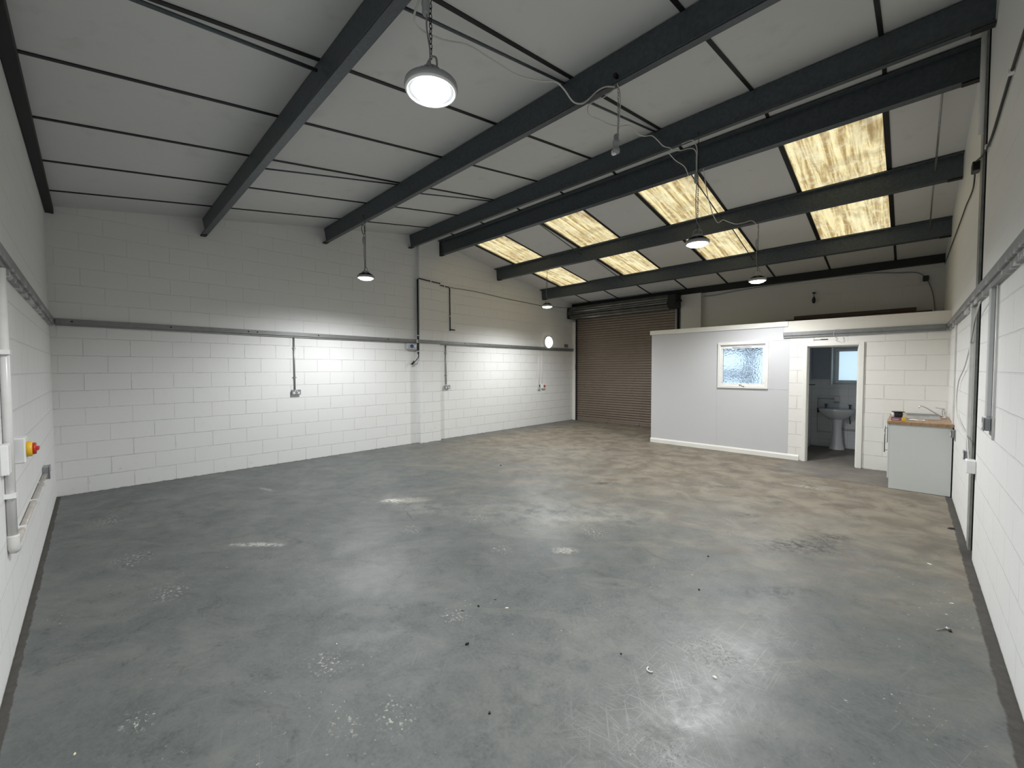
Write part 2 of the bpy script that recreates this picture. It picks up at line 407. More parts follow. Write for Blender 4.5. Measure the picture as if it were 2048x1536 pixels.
def t_skylight():
    t = NT('weathered_translucent_sheet'); o = t.sep()
    mp = t.n('ShaderNodeMapping', i_Vector=t.tc); mp.inputs['Scale'].default_value = (9.0, .55, 1)
    s = t.noise(2.0, 6, .62, mp.outputs[0], .35); n = t.noise(5.0, 8, .72); n2 = t.noise(1.1, 4, .6, None, .8); n3 = t.noise(26.0, 5, .7)
    c = t.mix(t.ramp(s, .38, .60), (.44, .27, .10), (1.0, .78, .40))
    c = t.mix(t.m('MULTIPLY', t.ramp(n, .44, .66), .55), c, (1.0, .86, .56))
    c = t.mix(t.m('MULTIPLY', t.ramp(n2, .52, .72), .50), c, (.20, .12, .055))
    c = t.mix(t.m('MULTIPLY', t.ramp(n3, .56, .70), .38), c, (.34, .20, .085))
    d = t.n('ShaderNodeBsdfDiffuse', i_Color=(.35, .30, .2, 1)); tr = t.n('ShaderNodeBsdfTranslucent', i_Color=c)
    mx = t.n('ShaderNodeMixShader', i_0=.84); t.link(d.outputs[0], mx.inputs[1]); t.link(tr.outputs[0], mx.inputs[2])
    t.link(mx.outputs[0], t.out.inputs['Surface']); t.t.nodes.remove(t.b)
    return t.mat
M['skylight'] = t_skylight()

def t_frost(name, col, k=.9):
    t = NT(name)
    tr = t.n('ShaderNodeBsdfTranslucent', i_Color=(*col, 1)); d = t.n('ShaderNodeBsdfGlossy', i_Color=(.5, .5, .5, 1), i_Roughness=.2)
    mx = t.n('ShaderNodeMixShader', i_0=k); t.link(d.outputs[0], mx.inputs[1]); t.link(tr.outputs[0], mx.inputs[2])
    t.link(mx.outputs[0], t.out.inputs['Surface']); t.t.nodes.remove(t.b)
    return t.mat
M['frost'] = t_frost('frosted_window_glass', (.80, .88, .90))
M['frost_bright'] = t_frost('bright_frosted_glass', (.90, .96, 1.0), .97)
def t_obscure():
    t = NT('pebbled_obscure_glass')
    t.set(Base_Color=(.93, .96, 1, 1), Roughness=.06, IOR=1.35, Transmission_Weight=1.0)
    v = t.n('ShaderNodeTexVoronoi', i_Vector=t.tc, i_Scale=44.0); v.feature = 'SMOOTH_F1'
    t.set(Normal=t.bump(t.m('ADD', v.outputs[0], t.m('MULTIPLY', t.noise(24.0, 3), 1.2)), .9, .010))
    return t.mat
M['obscure'] = t_obscure()
def t_clear():
    t = NT('clear_pane')
    a = t.n('ShaderNodeBsdfTransparent'); d = t.n('ShaderNodeBsdfGlossy', i_Roughness=.05)
    mx = t.n('ShaderNodeMixShader', i_0=.06); t.link(a.outputs[0], mx.inputs[1]); t.link(d.outputs[0], mx.inputs[2])
    t.link(mx.outputs[0], t.out.inputs['Surface']); t.t.nodes.remove(t.b)
    return t.mat
M['clear'] = t_clear()
def t_emit(name, col, s):
    t = NT(name); e = t.n('ShaderNodeEmission', i_Color=col, i_Strength=s); t.link(e.outputs[0], t.out.inputs['Surface']); t.t.nodes.remove(t.b); return t.mat
M['lamp'] = t_emit('led_lens', LAMP_COLOR, LAMP_STRENGTH)
M['bulkhead'] = t_emit('lit_opal_diffuser', (1, .97, .90, 1), 7.0)
def t_tiles():
    t = NT('white_glazed_tiles'); o = t.sep()
    br = t.n('ShaderNodeTexBrick', i_Vector=t.comb(t.m('ADD', o[0], o[1]), o[2], 0.0), i_Scale=1.0); br.offset = 0.0
    br.inputs['Mortar Size'].default_value = .002; br.inputs['Brick Width'].default_value = .15; br.inputs['Row Height'].default_value = .15
    br.inputs['Color1'].default_value = (.80, .82, .84, 1); br.inputs['Color2'].default_value = (.78, .80, .82, 1); br.inputs['Mortar'].default_value = (.55, .57, .6, 1)
    t.set(Base_Color=br.outputs['Color'], Roughness=.18, Normal=t.bump(t.m('MULTIPLY', br.outputs['Fac'], -1.0), .5, .002))
    return t.mat
M['tiles'] = t_tiles()
def t_wood(name, a, b, sc=(1, 14, 14), rough=.5):
    t = NT(name); mp = t.n('ShaderNodeMapping', i_Vector=t.tc); mp.inputs['Scale'].default_value = sc
    n = t.noise(2.5, 6, .6, mp.outputs[0], .8)
    t.set(Base_Color=t.mix(t.ramp(n, .3, .7), a, b), Roughness=rough); return t.mat
M['worktop'] = t_wood('oak_effect_laminate', (.24, .135, .062), (.40, .25, .135), (14, 1.2, 14), .38)
M['timber'] = t_wood('brown_timber', (.020, .010, .006), (.075, .034, .018))
def t_shutter():
    t = NT('brown_grey_shutter_lath'); o = t.sep()
    n = t.noise(2.0, 6, .6); n2 = t.noise(14.0, 5, .6)
    c = t.mix(n, (.185, .150, .118), (.250, .205, .165)); c = t.mix(t.m('MULTIPLY', t.ramp(n2, .55, .7), .3), c, (.10, .07, .05))
    t.set(Base_Color=c, Roughness=.45, Metallic=.2); return t.mat
M['shutter'] = t_shutter()
M['roll'] = simple('galvanised_roll_lath', (.13, .13, .12), .33, .75, .3, 4.0)

# ------------------------------------------------------------------ roof shape
ZE, SL, SR = 3.632, .1613, .159
ZER = 3.63
YR = (ZER+SR*LN-ZE)/(SL+SR)
def zc(y): return ZE+SL*y if y < YR else ZER+SR*(LN-y)

# ------------------------------------------------------------------ setting
b = MB(); b.box(-.25, WD+.25, -.25, LN+.25, -.15, 0.0)
struct(b.build('floor', M['floor']))
gable = lambda y0, y1, extra=.02: [(y0, 0)] + [(y1, 0), (y1, zc(y1)+extra)] + ([(YR, zc(YR)+extra)] if y0 < YR < y1 else []) + [(y0, zc(y0)+extra)]
b = MB(); b.extrude(gable(-.0, LN), -.2, 0.0, 'x'); struct(b.build('wall_left', M['block_left']))
b = MB(); b.box(0, .11, 5.30, 5.83, 0, zc(5.30)+.01); struct(b.build('trim_1', M['block_pilaster']))      # brick pier under the ridge
GY0, GY1, GY2 = 5.43, 5.69, 5.86
b = MB(); b.extrude(gable(0, GY0), WD, WD+.2, 'x'); b.extrude(gable(GY2, LN), WD, WD+.2, 'x')
b.extrude(gable(GY0, GY2), WD+.16, WD+.2, 'x', 1); struct(b.build('wall_right', [M['block_right'], M['dark_void']]))
b = MB(); b.box(-.2, WD+.2, -.2, 0, 0, ZE+.02); struct(b.build('wall_front', M['block_front']))
# back wall with openings: shutter (x .15-3.32, z 0-3.35), office windows, washroom window
def wall_with_holes(b, x0, x1, z0, z1, y0, y1, holes, mi=0):
    xs = sorted({x0, x1, *[h[0] for h in holes], *[h[1] for h in holes]}); zs = sorted({z0, z1, *[h[2] for h in holes], *[h[3] for h in holes]})
    for i in range(len(xs)-1):
        j = 0
        while j < len(zs)-1:
            def inside(j): cx, cz = (xs[i]+xs[i+1])/2, (zs[j]+zs[j+1])/2; return any(h[0] < cx < h[1] and h[2] < cz < h[3] for h in holes)
            if inside(j): j += 1; continue
            k = j
            while k+1 < len(zs)-1 and not inside(k+1): k += 1
            b.box(xs[i], xs[i+1], y0, y1, zs[j], zs[k+1], mi); j = k+1
WCW = (6.53, 7.45, 1.26, 2.06); OFW = (3.85, 5.95, 1.05, 2.12)
b = MB(); wall_with_holes(b, -.2, WD+.2, 0, ZER+.02, LN, LN+.2, [(.15, 3.32, 0, 3.3), WCW, OFW])
struct(b.build('wall_back', M['block_back']))
b = MB(); b.box(3.43, 3.92, 10.98, LN, 0, 3.50); struct(b.build('trim_2', M['block_back']))              # pier right of the shutter
b = MB(); b.box(0, .125, 11.02, LN, 0, 3.10); struct(b.build('trim_3', M['white_gloss']))               # white jamb left of the shutter
b = MB(); b.box(3.92, WD, 11.075, LN, 3.43, 3.50); struct(b.build('trim_4', M['block_back']))            # ledge line at the top of the back wall

# ceiling: boards with dark joint strips, four openings for the rooflights
JX = [.66, 1.61, 2.59, 3.56, 4.52, 5.49, 6.465, 7.45]
SKX = [(.68, 1.60), (2.61, 3.55), (4.54, 5.48), (6.485, 7.43)]
SKY0, SKY1 = 5.95, 9.62
b = MB(); T = .06
def slab(x0, x1, y0, y1, lift=0.0, th=T, mi=0):
    poly = [(y0, zc(y0)+lift), (y1, zc(y1)+lift), (y1, zc(y1)+lift+th), (y0, zc(y0)+lift+th)]
    b.extrude(poly, x0, x1, 'x', mi)
slab(-.2, WD+.2, -.2, YR-1e-4)
slab(-.2, WD+.2, YR+1e-4, SKY0); slab(-.2, WD+.2, SKY1, LN+.2)
xs = [-.2] + [v for p in SKX for v in p] + [WD+.2]
for i in range(0, len(xs), 2): slab(xs[i], xs[i+1], SKY0, SKY1)
for x in JX:
    for (a, c) in ((.0, YR-.01), (YR+.01, LN)): slab(x-.017, x+.017, a, c, -.008, .012, 1)
struct(b.build('ceiling', [M['ceiling'], M['steel_dark']]))

# rooflights: corrugated sheet in each opening
sklab = ['corrugated yellowed rooflight strip nearest the left wall, smallest in view',
         'corrugated yellowed rooflight strip second from the left wall',
         'corrugated yellowed rooflight strip third from the left wall, behind the lit lamp',
         'corrugated brown-stained rooflight strip nearest the right wall, largest in view']
for i, (x0, x1) in enumerate(SKX):
    sb = MB(); nx = 84; ny = 12; vs = []
    for j in range(ny+1):
        y = SKY0-.02+(SKY1-SKY0+.04)*j/ny
        for k in range(nx+1):
            x = x0-.004+(x1-x0+.008)*k/nx; vs.append((x, y, zc(y)+.035+.014*sin(2*pi*(x-x0)/.146)))
    sb.add(vs, [(j*(nx+1)+k, j*(nx+1)+k+1, (j+1)*(nx+1)+k+1, (j+1)*(nx+1)+k) for j in range(ny) for k in range(nx)], 0, True)
    r = empty('rooflight', ((x0+x1)/2, SKY1, zc(SKY1)), sklab[i], 'skylight', 'corrugated rooflights')
    sb.build('corrugated_sheet', M['skylight'], r, False)
    fb = MB()
    for (a, c) in ((x0-.002, x0+.016), (x1-.016, x1+.002)):
        fb.extrude([(SKY0, zc(SKY0)-.006), (SKY1, zc(SKY1)-.006), (SKY1, zc(SKY1)+.015), (SKY0, zc(SKY0)+.015)], a, c, 'x')
    fb.build('edge_bar', M['steel_dark'], r)

# ------------------------------------------------------------------ roof purlins
def zed(yb, side, depth=.255):
    # Z section: web leaning with the roof; lower flange and upper flange point opposite ways, both with a lip
    t = .005; fl = .072; lip = .02
    yt = yb-.042 if side == 'L' else yb-.02
    zt = zc(yt)-.012; zb = zt-depth
    s = -1 if side == 'L' else 1
    out = []
    def quadbox(p, q, n):      # plate from p to q with thickness along n
        return [p, q, (q[0]+n[0], q[1]+n[1]), (p[0]+n[0], p[1]+n[1])]
    out.append(quadbox((yb, zb), (yt, zt), (t, 0)))
    sl = SL if side == 'L' else -SR
    out.append(quadbox((yb, zb), (yb+s*fl, zb+s*fl*sl), (0, t)))
    out.append(quadbox((yb+s*fl, zb+s*fl*sl), (yb+s*fl, zb+s*fl*sl+lip), (-s*t, 0)))
    out.append(quadbox((yt, zt), (yt-s*fl, zt-s*fl*sl), (0, -t)))
    out.append(quadbox((yt-s*fl, zt-s*fl*sl), (yt-s*fl, zt-s*fl*sl-lip), (s*t, 0)))
    return out, zb, zt
PURL = [(1.617, 'L', .25, 'nearest the front wall, left of the big lamp'), (3.408, 'L', .26, 'second from the front wall, carrying the empty cable socket'),
        (5.180, 'L', .262, 'just on the camera side of the ridge'), (5.890, 'R', .268, 'just beyond the ridge, above the rooflights'),
        (7.705, 'R', .25, 'crossing the middle of the rooflights'), (9.505, 'R', .245, 'at the lower end of the rooflights')]
PZ = []
for (yb, sd, dp, lab) in PURL:
    secs, zb, zt = zed(yb, sd, dp); PZ.append((yb, zb, zt))
    r = empty('roof_purlin', (0, yb, zb), 'dark grey steel roof purlin ' + lab, 'roof beam', 'steel roof purlins')
    pb = MB()
    for q in secs: pb.extrude(q, .004, WD-.004, 'x')
    pb.build('beam', M['steel'], r)
    for (xa, xb_) in ((.004, .13), (WD-.13, WD-.004)):
        y0, y1 = (yb-.075, yb-.006) if sd == 'L' else (yb+.008, yb+.078)
        MB().box(xa, xb_, y0, y1, zb-.012 if sd == 'L' else zb-.016, zb-.002).build('end_cleat', M['steel_dark'], r)
b = MB(); b.box(.004, WD-.004, .004, .074, 3.548, 3.556); b.box(.004, WD-.004, .004, .010, 3.556, 3.626); b.box(.004, WD-.004, .066, .074, 3.556, 3.62)
tag(b.build('eaves_angle', M['steel_dark']), 'dark steel angle along the eaves of the front wall', 'roof beam')
b = MB(); b.box(.004, WD-.004, 10.97, 10.976, 3.50, 3.642); b.box(.004, WD-.004, 10.976, 11.06, 3.50, 3.507); b.box(.004, WD-.004, 10.976, 11.04, 3.62, 3.627)
tag(b.build('eaves_beam', M['steel_dark']), 'dark steel eaves beam along the top of the back wall', 'roof beam')

# sag rods between purlins
def rod(p, q, r, lab, m=None):
    o = MB().tube([p, q], r, 6).build('sag_rod', m or M['steel'])
    tag(o, lab, 'roof rod', 'thin sag rods between the purlins')
def zr(y, d): return zc(y)-d
rod((2.56, 1.63, zr(1.63, .105)), (2.56, 3.36, zr(3.36, .02)), .009, 'thin sag rod between first and second purlins, left side')
rod((2.56, 3.42, zr(3.42, .105)), (2.56, 5.13, zr(5.13, .02)), .009, 'thin sag rod between second and third purlins, left side')
rod((5.42, 1.63, zr(1.63, .10)), (5.42, 3.36, zr(3.36, .02)), .011, 'thin sag rod between first and second purlins, behind the big lamp')
rod((5.44, 3.42, zr(3.42, .10)), (5.44, 5.13, zr(5.13, .02)), .011, 'thin sag rod between second and third purlins, behind the empty socket')
rod((4.52, .07, zr(.07, .02)), (4.52, 1.56, zr(1.56, .085)), .013, 'thick sag rod from front eaves to first purlin')
for (x, l) in ((2.62, 'left side'), (5.42, 'beside the lamp-lit rooflight'), (7.86, 'near the right wall')):
    for i, (ya, yb, n) in enumerate(((5.90, 7.69, 'fourth and fifth'), (7.72, 9.49, 'fifth and sixth'))):
        rod((x, ya, zr(ya, .03)), (x, yb, zr(yb, .13)), .009, 'thin sag rod between %s purlins, %s' % (n, l), M['galv'] if x > 7 else M['steel'])

# ------------------------------------------------------------------ metal rail round the walls
RT, RB = 2.252, 2.165
def rail_sec(b, kind, a0, a1, face, th=.042):
    # C channel: web on the wall, two short flanges with a step below
    if kind == 'yl':
        b.box(face, face+th, a0, a1, RB+.022, RT, 0, .003); b.box(face, face+th*.6, a0, a1, RB, RB+.022)
    if kind == 'yr':
        b.box(face-th, face, a0, a1, RB+.022, RT, 0, .003); b.box(face-th*.6, face, a0, a1, RB-.02, RB+.022)
    if kind == 'xf':
        b.box(a0, a1, face, face+th, RB+.022, RT, 0, .003); b.box(a0, a1, face, face+th*.6, RB-.01, RB+.022)
    if kind == 'xp':
        b.box(a0, a1, face-th, face, RB+.014, RT-.01, 0, .003); b.box(a0, a1, face-th*.6, face, RB-.022, RB+.014)
def thing1(name, b, m, lab, cat, grp=None): return tag(b.build(name, m), lab, cat, grp)
r = empty('wall_rail', (0, .06, RB), 'long grey metal rail along the left block wall', 'rail', 'grey metal rails round the walls')
b = MB(); rail_sec(b, 'yl', .05, 5.295, .0); rail_sec(b, 'yl', 5.835, LN-.08, .0); b.box(.11, .14, 5.25, 5.88, RB+.012, RT-.006); b.box(0.0, .125, 5.262, 5.298, RB+.012, RT-.006); b.box(0, .125, 5.832, 5.868, RB+.012, RT-.006)
b.build('channel', M['rail'], r)
for y in (.193, 1.167, 2.132, 2.259, 3.221, 4.6, 6.6, 7.4, 8.2): MB().lathe([(.0, .0), (.011, .0), (.011, .003), (0, .003)], (.041, y, RT-.03), 'x', 10).build('bolt_hole', M['black_plastic'], r)
thing1('wall_rail', (lambda q: (rail_sec(q, 'xf', .0, 6.6, .0), q)[1])(MB()), M['rail_messy'], 'grey rail smeared with white paint along the front wall at far left', 'rail', 'grey metal rails round the walls')
thing1('wall_rail', (lambda q: (rail_sec(q, 'yr', .6, 8.90, WD), q)[1])(MB()), M['rail_messy'], 'grey rail smeared with white paint along the right block wall', 'rail', 'grey metal rails round the walls')
PY = 8.93
thing1('wall_rail', (lambda q: (rail_sec(q, 'xp', 6.07, WD-.045, PY), q)[1])(MB()), M['rail'], 'short grey rail above the washroom doorway', 'rail', 'grey metal rails round the walls')

# ------------------------------------------------------------------ steel column in the right wall gap
r = empty('steel_column', (WD, 5.72, 0), 'narrow steel column beside the black gap in the right wall', 'column')
b = MB(); b.box(WD-.004, WD+.012, GY1, GY2-.005, 0, zc(5.6)-.02); b.build('flange', simple('old_grey_green_paint', (.26, .27, .25), .5, 0, .25, 14), r)
b = MB(); b.box(WD+.012, WD+.155, 5.70, 5.712, 0, zc(5.6)-.02); b.build('web', M['steel_dark'], r)

# ------------------------------------------------------------------ roller shutter
r = empty('roller_shutter', (1.7, 11.05, 0), 'closed brown-grey steel roller shutter in the back wall', 'roller shutter')
pitch = .0705; n = int(3.15/pitch)+1; prof = []
for i in range(n):
    z0 = .07+i*pitch
    for (dz, dy) in ((0, .0), (.001, -.020), (.010, -.026), (.026, -.029), (.042, -.026), (.050, -.020), (.052, .0)): prof.append((dy, z0+dz))
b = MB(); x0, x1 = .17, 3.30
vs = [(x, 11.05+dy, z) for x in (x0, x1) for (dy, z) in prof] ; N = len(prof)
vs += [(x, 11.085, z) for x in (x0, x1) for z in (prof[0][1], prof[-1][1])]
fs = [(i, i+1, N+i+1, N+i) for i in range(N-1)] + [(2*N, 2*N+1, 2*N+3, 2*N+2)]
b.add(vs, fs, 0, False); b.build('curtain', M['shutter'], r)
b = MB(); b.box(x0, x1, 11.025, 11.07, .005, .075, 0, .004); bb = b.build('bottom_bar', M['shutter'], r)
for x in (1.18, 2.20): MB().box(x, x+.09, 10.99, 11.024, .03, .045).build('lift_handle', M['galv'], bb)
for xa in (.125, 3.29):
    b = MB()
    if xa < 1: b.box(xa, xa+.012, 11.0, LN-.001, 0, 3.2); b.box(xa+.012, xa+.055, 11.0, 11.012, 0, 3.2)
    else: b.box(xa+.028, xa+.06, 10.985, LN-.001, 0, 3.2)
    b.build('guide_rail', M['steel_dark'], r)
    if xa > 1: MB().box(xa-.015, xa+.028, 10.995, 11.01, 0, 3.2).build('guide_rail', M['galv'], r)
# the coil: curtain wound on its barrel, slightly faceted laths
RY, RZ, RR = 10.83, 3.335, .185
b = MB(); k = 16; pr = []
seg = 9
ring = []
for i in range(k):
    a0 = 2*pi*i/k; a1 = 2*pi*(i+1)/k
    for j in range(3):
        a = a0+(a1-a0)*j/3; rr = RR-(.026 if j == 0 else 0.0)+(.01 if i % 4 == 0 else 0)
        ring.append((RY+rr*cos(a), RZ+rr*sin(a)))
b.extrude(ring, .10, 3.20, 'x'); b.build('coiled_curtain', M['roll'], r)
for (xa, xb_) in ((.02, .09), (3.21, 3.42)):
    b = MB(); b.box(xa, xb_, RY-.19 if xa > 1 else RY-.14, 11.1 if xa < 1 else 10.98, RZ-.17, RZ+.16, 0, .01)
    b.build('end_plate', M['steel_dark'], r)
for (xa, xb_) in ((.02, .12), (3.2, 3.5)): MB().tube([(xa, RY-.01, RZ), (xb_, RY-.01, RZ)], .03, 10).build('axle', M['steel_dark'], r)
b = MB(); b.box(.06, .118, 10.98, 11.018, 1.60, 1.76, 0, .004)
thing1('control_box', b, M['white_plastic'], 'small white box on the white jamb left of the shutter', 'switch box')

# ------------------------------------------------------------------ partition: office board wall, block wall, lid
XE = 3.62; XB = 6.165; XD0, XD1, ZD = 6.43, 7.09, 1.975
OW = (5.03, 5.80, 1.28, 2.065)
b = MB(); wall_with_holes(b, XE, XB, 0, 2.43, PY, PY+.1, [OW]); b.box(XE, XE+.1, PY+.1, LN, 0, 2.43)
struct(b.build('wall_partition', M['stud']))
b = MB()
wall_with_holes(b, XB, WD, 0, 2.15, PY, PY+.1, [(XD0-.03, XD1+.03, 0, ZD+.03)])
struct(b.build('wall_washroom', M['block_partition']))
b = MB(); b.box(XB-.08, WD, PY-.004, PY+.1, 2.15, 2.435); struct(b.build('trim_5', M['washer_cream']))
b = MB(); b.box(XE-.035, XB-.03, PY-.02, PY, 2.345, 2.437, 0, .004); struct(b.build('trim_6', M['white_gloss']))
b = MB(); b.box(XE, WD, PY+.1, LN, 2.37, 2.425); struct(b.build('ceiling_washroom', M['washer_cream']))
b = MB(); b.box(XB-.04, XB+.06, PY+.1, LN, 0, 1.385); b.box(XB-.04, XB+.057, PY+.1, LN, 1.385, 2.37, 1); struct(b.build('wall_office', [M['tiles'], M['wc_paint']]))
# board joints (cover strips barely proud)
b = MB(); b.box(4.955, 4.975, PY-.0025, PY, .09, 1.235); b.box(5.85, XB-.02, PY-.0025, PY, 2.105, 2.112); b.box(5.85, XB-.02, PY-.0025, PY, 1.232, 1.239)
b.box(XB-.022, XB-.002, PY-.003, PY, .0, 2.34); struct(b.build('trim_7', M['stud']))
b = MB(); b.extrude([(PY, 0), (PY-.022, 0), (PY-.022, .07), (PY-.012, .09), (PY, .095)], XE-.005, XD0-.10, 'x'); struct(b.build('baseboard_partition', M['white_gloss']))
# door lining and architrave
b = MB()
b.box(XD0-.03, XD0, PY, PY+.11, 0, ZD+.03); b.box(XD1, XD1+.03, PY, PY+.11, 0, ZD+.03); b.box(XD0, XD1, PY, PY+.11, ZD, ZD+.03)
b.box(XD0+0, XD0+.012, PY+.055, PY+.075, 0, ZD); b.box(XD1-.012, XD1, PY+.055, PY+.075, 0, ZD); b.box(XD0, XD1, PY+.055, PY+.075, ZD-.012, ZD)
d1 = struct(b.build('door_1', M['white_gloss']), 'white painted frame of the open washroom doorway')
b = MB()
b.box(XD0-.062, XD0-.008, PY-.022, PY, 0, ZD+.055, 0, .005); b.box(XD1+.008, XD1+.075, PY-.028, PY, 0, ZD+.055, 0, .005); b.box(XD0-.008, XD1+.008, PY-.022, PY, ZD+.008, ZD+.055, 0, .005)
b.build('architrave', M['white_gloss'], d1)

# office window facing the hall
x0, x1, z0, z1 = OW
b = MB(); e = .045
for (xa, xb_, za, zb) in ((x0-e, x1+e, z1-.005, z1+e), (x0-e, x1+e, z0-e, z0+.005), (x0-e, x0+.005, z0+.005, z1-.005), (x1-.005, x1+e, z0+.005, z1-.005)): b.box(xa, xb_, PY-.028, PY+.02, za, zb, 0, .004)
w1 = struct(b.build('window_1', M['white_gloss']), 'white framed pebbled glass window of the office')
b = MB(); e = .048
for (xa, xb_, za, zb) in ((x0, x1, z1-e-.03, z1-.032), (x0, x1, z0, z0+e), (x0, x0+e, z0+e, z1-e-.03), (x1-e, x1, z0+e, z1-e-.03)): b.box(xa+.001, xb_-.001, PY-.015, PY+.045, za, zb, 0, .005)
b.build('sash', M['white_plastic'], w1)
b = MB(); b.box(x0+.01, x1-.01, PY-.016, PY+.03, z1-.030, z1-.004); b.build('head_gap', M['grey_plastic'], w1)
b = MB(); b.box(x0+.22, x1-.22, PY-.030, PY-.012, z1-.055, z1-.035, 0, .006); b.build('trickle_vent', M['white_plastic'], w1)
b = MB(); b.box(x0+e, x1-e, PY+.012, PY+.018, z0+e, z1-e-.03); b.build('pane', M['obscure'], w1)
b = MB(); b.lathe([(0, -.02), (.013, -.02), (.013, 0)], ((x0+x1)/2-.03, PY-.015, z0+.02), 'y', 12); b.tube([((x0+x1)/2-.03, PY-.034, z0+.02), ((x0+x1)/2+.05, PY-.036, z0-.005)], .006, 8); b.build('handle', M['chrome'], w1)

# windows in the back wall
def ext_window(name, h, mull, glass, y0, y1, lab):
    x0, x1, z0, z1 = h; b = MB(); e = .05
    for (xa, xb_, za, zb) in ((x0, x1, z1-e, z1), (x0, x1, z0, z0+e), (x0, x0+e, z0+e, z1-e), (x1-e, x1, z0+e, z1-e)): b.box(xa, xb_, y0, y1, za, zb, 0, .004)
    for m in mull:
        if m[0] == 'v': b.box(m[1]-m[2], m[1]+m[2], y0, y1, z0+e, z1-e)
        else: b.box(m[2], m[3], y0, y1, m[1]-m[4], m[1]+m[4])
    wn = struct(b.build(name, M['white_plastic']), lab)
    b = MB(); b.box(x0+e, x1-e, (y0+y1)/2-.003, (y0+y1)/2+.003, z0+e, z1-e); b.build('pane', glass, wn)
    return wn
ext_window('window_2', OFW, [('v', 4.98, .075), ('h', 1.46, 3.9, 4.91, .075)], M['frost_bright'], LN+.09, LN+.16, 'window at the back of the office behind the pebbled glass')
w3 = ext_window('window_3', WCW, [], M['frost'], LN+.05, LN+.12, 'frosted white framed window in the washroom')
b = MB(); e = .105
x0, x1, z0, z1 = WCW
for (xa, xb_, za, zb) in ((x0+.05, x1-.05, z1-e, z1-.05), (x0+.05, x1-.05, z0+.05, z0+e), (x0+.05, x0+e, z0+e, z1-e), (x1-e, x1-.05, z0+e, z1-e)): b.box(xa, xb_, LN+.025, LN+.075, za, zb, 0, .004)
b.build('sash', M['white_plastic'], w3)
b = MB(); b.box(6.86, 6.96, LN+.005, LN+.024, z0+.07, z0+.085, 0, .004); b.build('handle', M['white_plastic'], w3)

# washroom lining: tiled below, painted above, white reveal at the window
BY = 10.88
b = MB(); wall_with_holes(b, XB+.06, WD, 0, 1.385, BY, LN, [(WCW[0], WCW[1], WCW[2], 1.385)]); 
struct(b.build('wall_washroom_back', M['tiles']))
b = MB(); wall_with_holes(b, XB+.06, WD, 1.385, 2.37, BY+.006, LN, [(WCW[0], WCW[1], 1.385, WCW[3])]); struct(b.build('wall_washroom_upper', M['wc_paint']))
b = MB(); x0, x1, z0, z1 = WCW
b.box(x0-.03, x1+.03, BY-.015, BY+.01, z0-.03, z0+.0); b.box(x0-.002, x0+.014, BY-.01, LN+.05, z0, z1); b.box(x0, x1, BY-.01, LN+.05, z0-.001, z0+.014)
struct(b.build('trim_8', M['white_plastic']))
b = MB(); b.box(7.62, 7.70, PY+.1, BY, 0, 2.37); struct(b.build('wall_washroom_side', M['tiles']))

# wash basin on pedestal
bx, byy = 6.665, BY
r = empty('wash_basin', (bx, byy-.22, 0), 'white pedestal wash basin under the washroom window', 'basin')
b = MB(); nn = 40; rings = []
for (rx, ry, z, cy) in ((.12, .10, .60, -.19), (.20, .15, .66, -.20), (.27, .20, .735, -.215), (.285, .215, .775, -.22), (.29, .22, .80, -.22), (.282, .212, .806, -.22), (.245, .16, .800, -.235), (.20, .13, .73, -.235), (.10, .07, .70, -.235), (.001, .001, .695, -.235)):
    rg = []
    for k in range(nn):
        a = 2*pi*k/nn; cx, sy = cos(a), sin(a)
        X = rx*math.copysign(abs(cx)**.75, cx); Yv = ry*math.copysign(abs(sy)**.75, sy)
        rg.append((bx+X, min(byy+cy+Yv, byy-.002), z))
    rings.append(rg)
vs = [p for rg in rings for p in rg]; fs = [(i*nn+k, i*nn+(k+1) % nn, (i+1)*nn+(k+1) % nn, (i+1)*nn+k) for i in range(len(rings)-1) for k in range(nn)]
fs.append(tuple(range(nn))); b.add(vs, fs, 0, True); b.build('bowl', M['ceramic'], r)
b = MB(); rs = []
for (rx, ry, z) in ((.125, .115, .0), (.12, .11, .03), (.095, .085, .12), (.078, .07, .30), (.072, .066, .45), (.085, .075, .58), (.12, .10, .66)):
    rs.append([(bx+.01+rx*cos(2*pi*k/28), byy-.20+ry*sin(2*pi*k/28), z) for k in range(28)])
b.add([p for q in rs for p in q], [(i*28+k, i*28+(k+1) % 28, (i+1)*28+(k+1) % 28, (i+1)*28+k) for i in range(len(rs)-1) for k in range(28)], 0, True); b.build('pedestal', M['ceramic'], r)
for dx in (-.19, .19):
    b = MB(); c = (bx+dx, byy-.07, .80); b.lathe([(.022, 0), (.018, .02), (.014, .05), (.02, .055), (.02, .085), (0, .09)], c, 'z', 16)
    b.tube([(c[0], c[1], c[2]+.04), (c[0], c[1]-.06, c[2]+.05), (c[0], c[1]-.085, c[2]+.035)], .011, 10)
    b.tube([(c[0]-.028, c[1], c[2]+.075), (c[0]+.028, c[1], c[2]+.075)], .008, 8); b.build('tap', M['chrome_dark'], r)
b = MB(); b.box(bx+.03, bx+.11, byy-.10, byy-.045, .808, .82, 0, .004); thing1('soap_bar', b, M['white_plastic'], 'white soap bar on the back rim of the washroom basin', 'soap')
b = MB(); b.box(6.60, 6.69, byy-.05, byy, .935, 1.045, 0, .008)
s_ = thing1('soap_dispenser', b, M['white_plastic'], 'small white wall dispenser above the washroom basin', 'dispenser')
MB().box(6.595, 6.68, byy-.06, byy-.02, .915, .932).build('tray', M['chrome_dark'], s_)
b = MB(); b.tube(smoothpath([(6.60, byy-.014, .985), (6.36, byy-.014, .985), (6.335, byy-.014, .96), (6.335, byy-.014, .33), (6.37, byy-.014, .31), (6.56, byy-.014, .305)], 4), .0095, 8)
thing1('water_pipe', b, M['lightgrey_plastic'], 'grey water pipe looping down the tiles left of the basin', 'pipe')
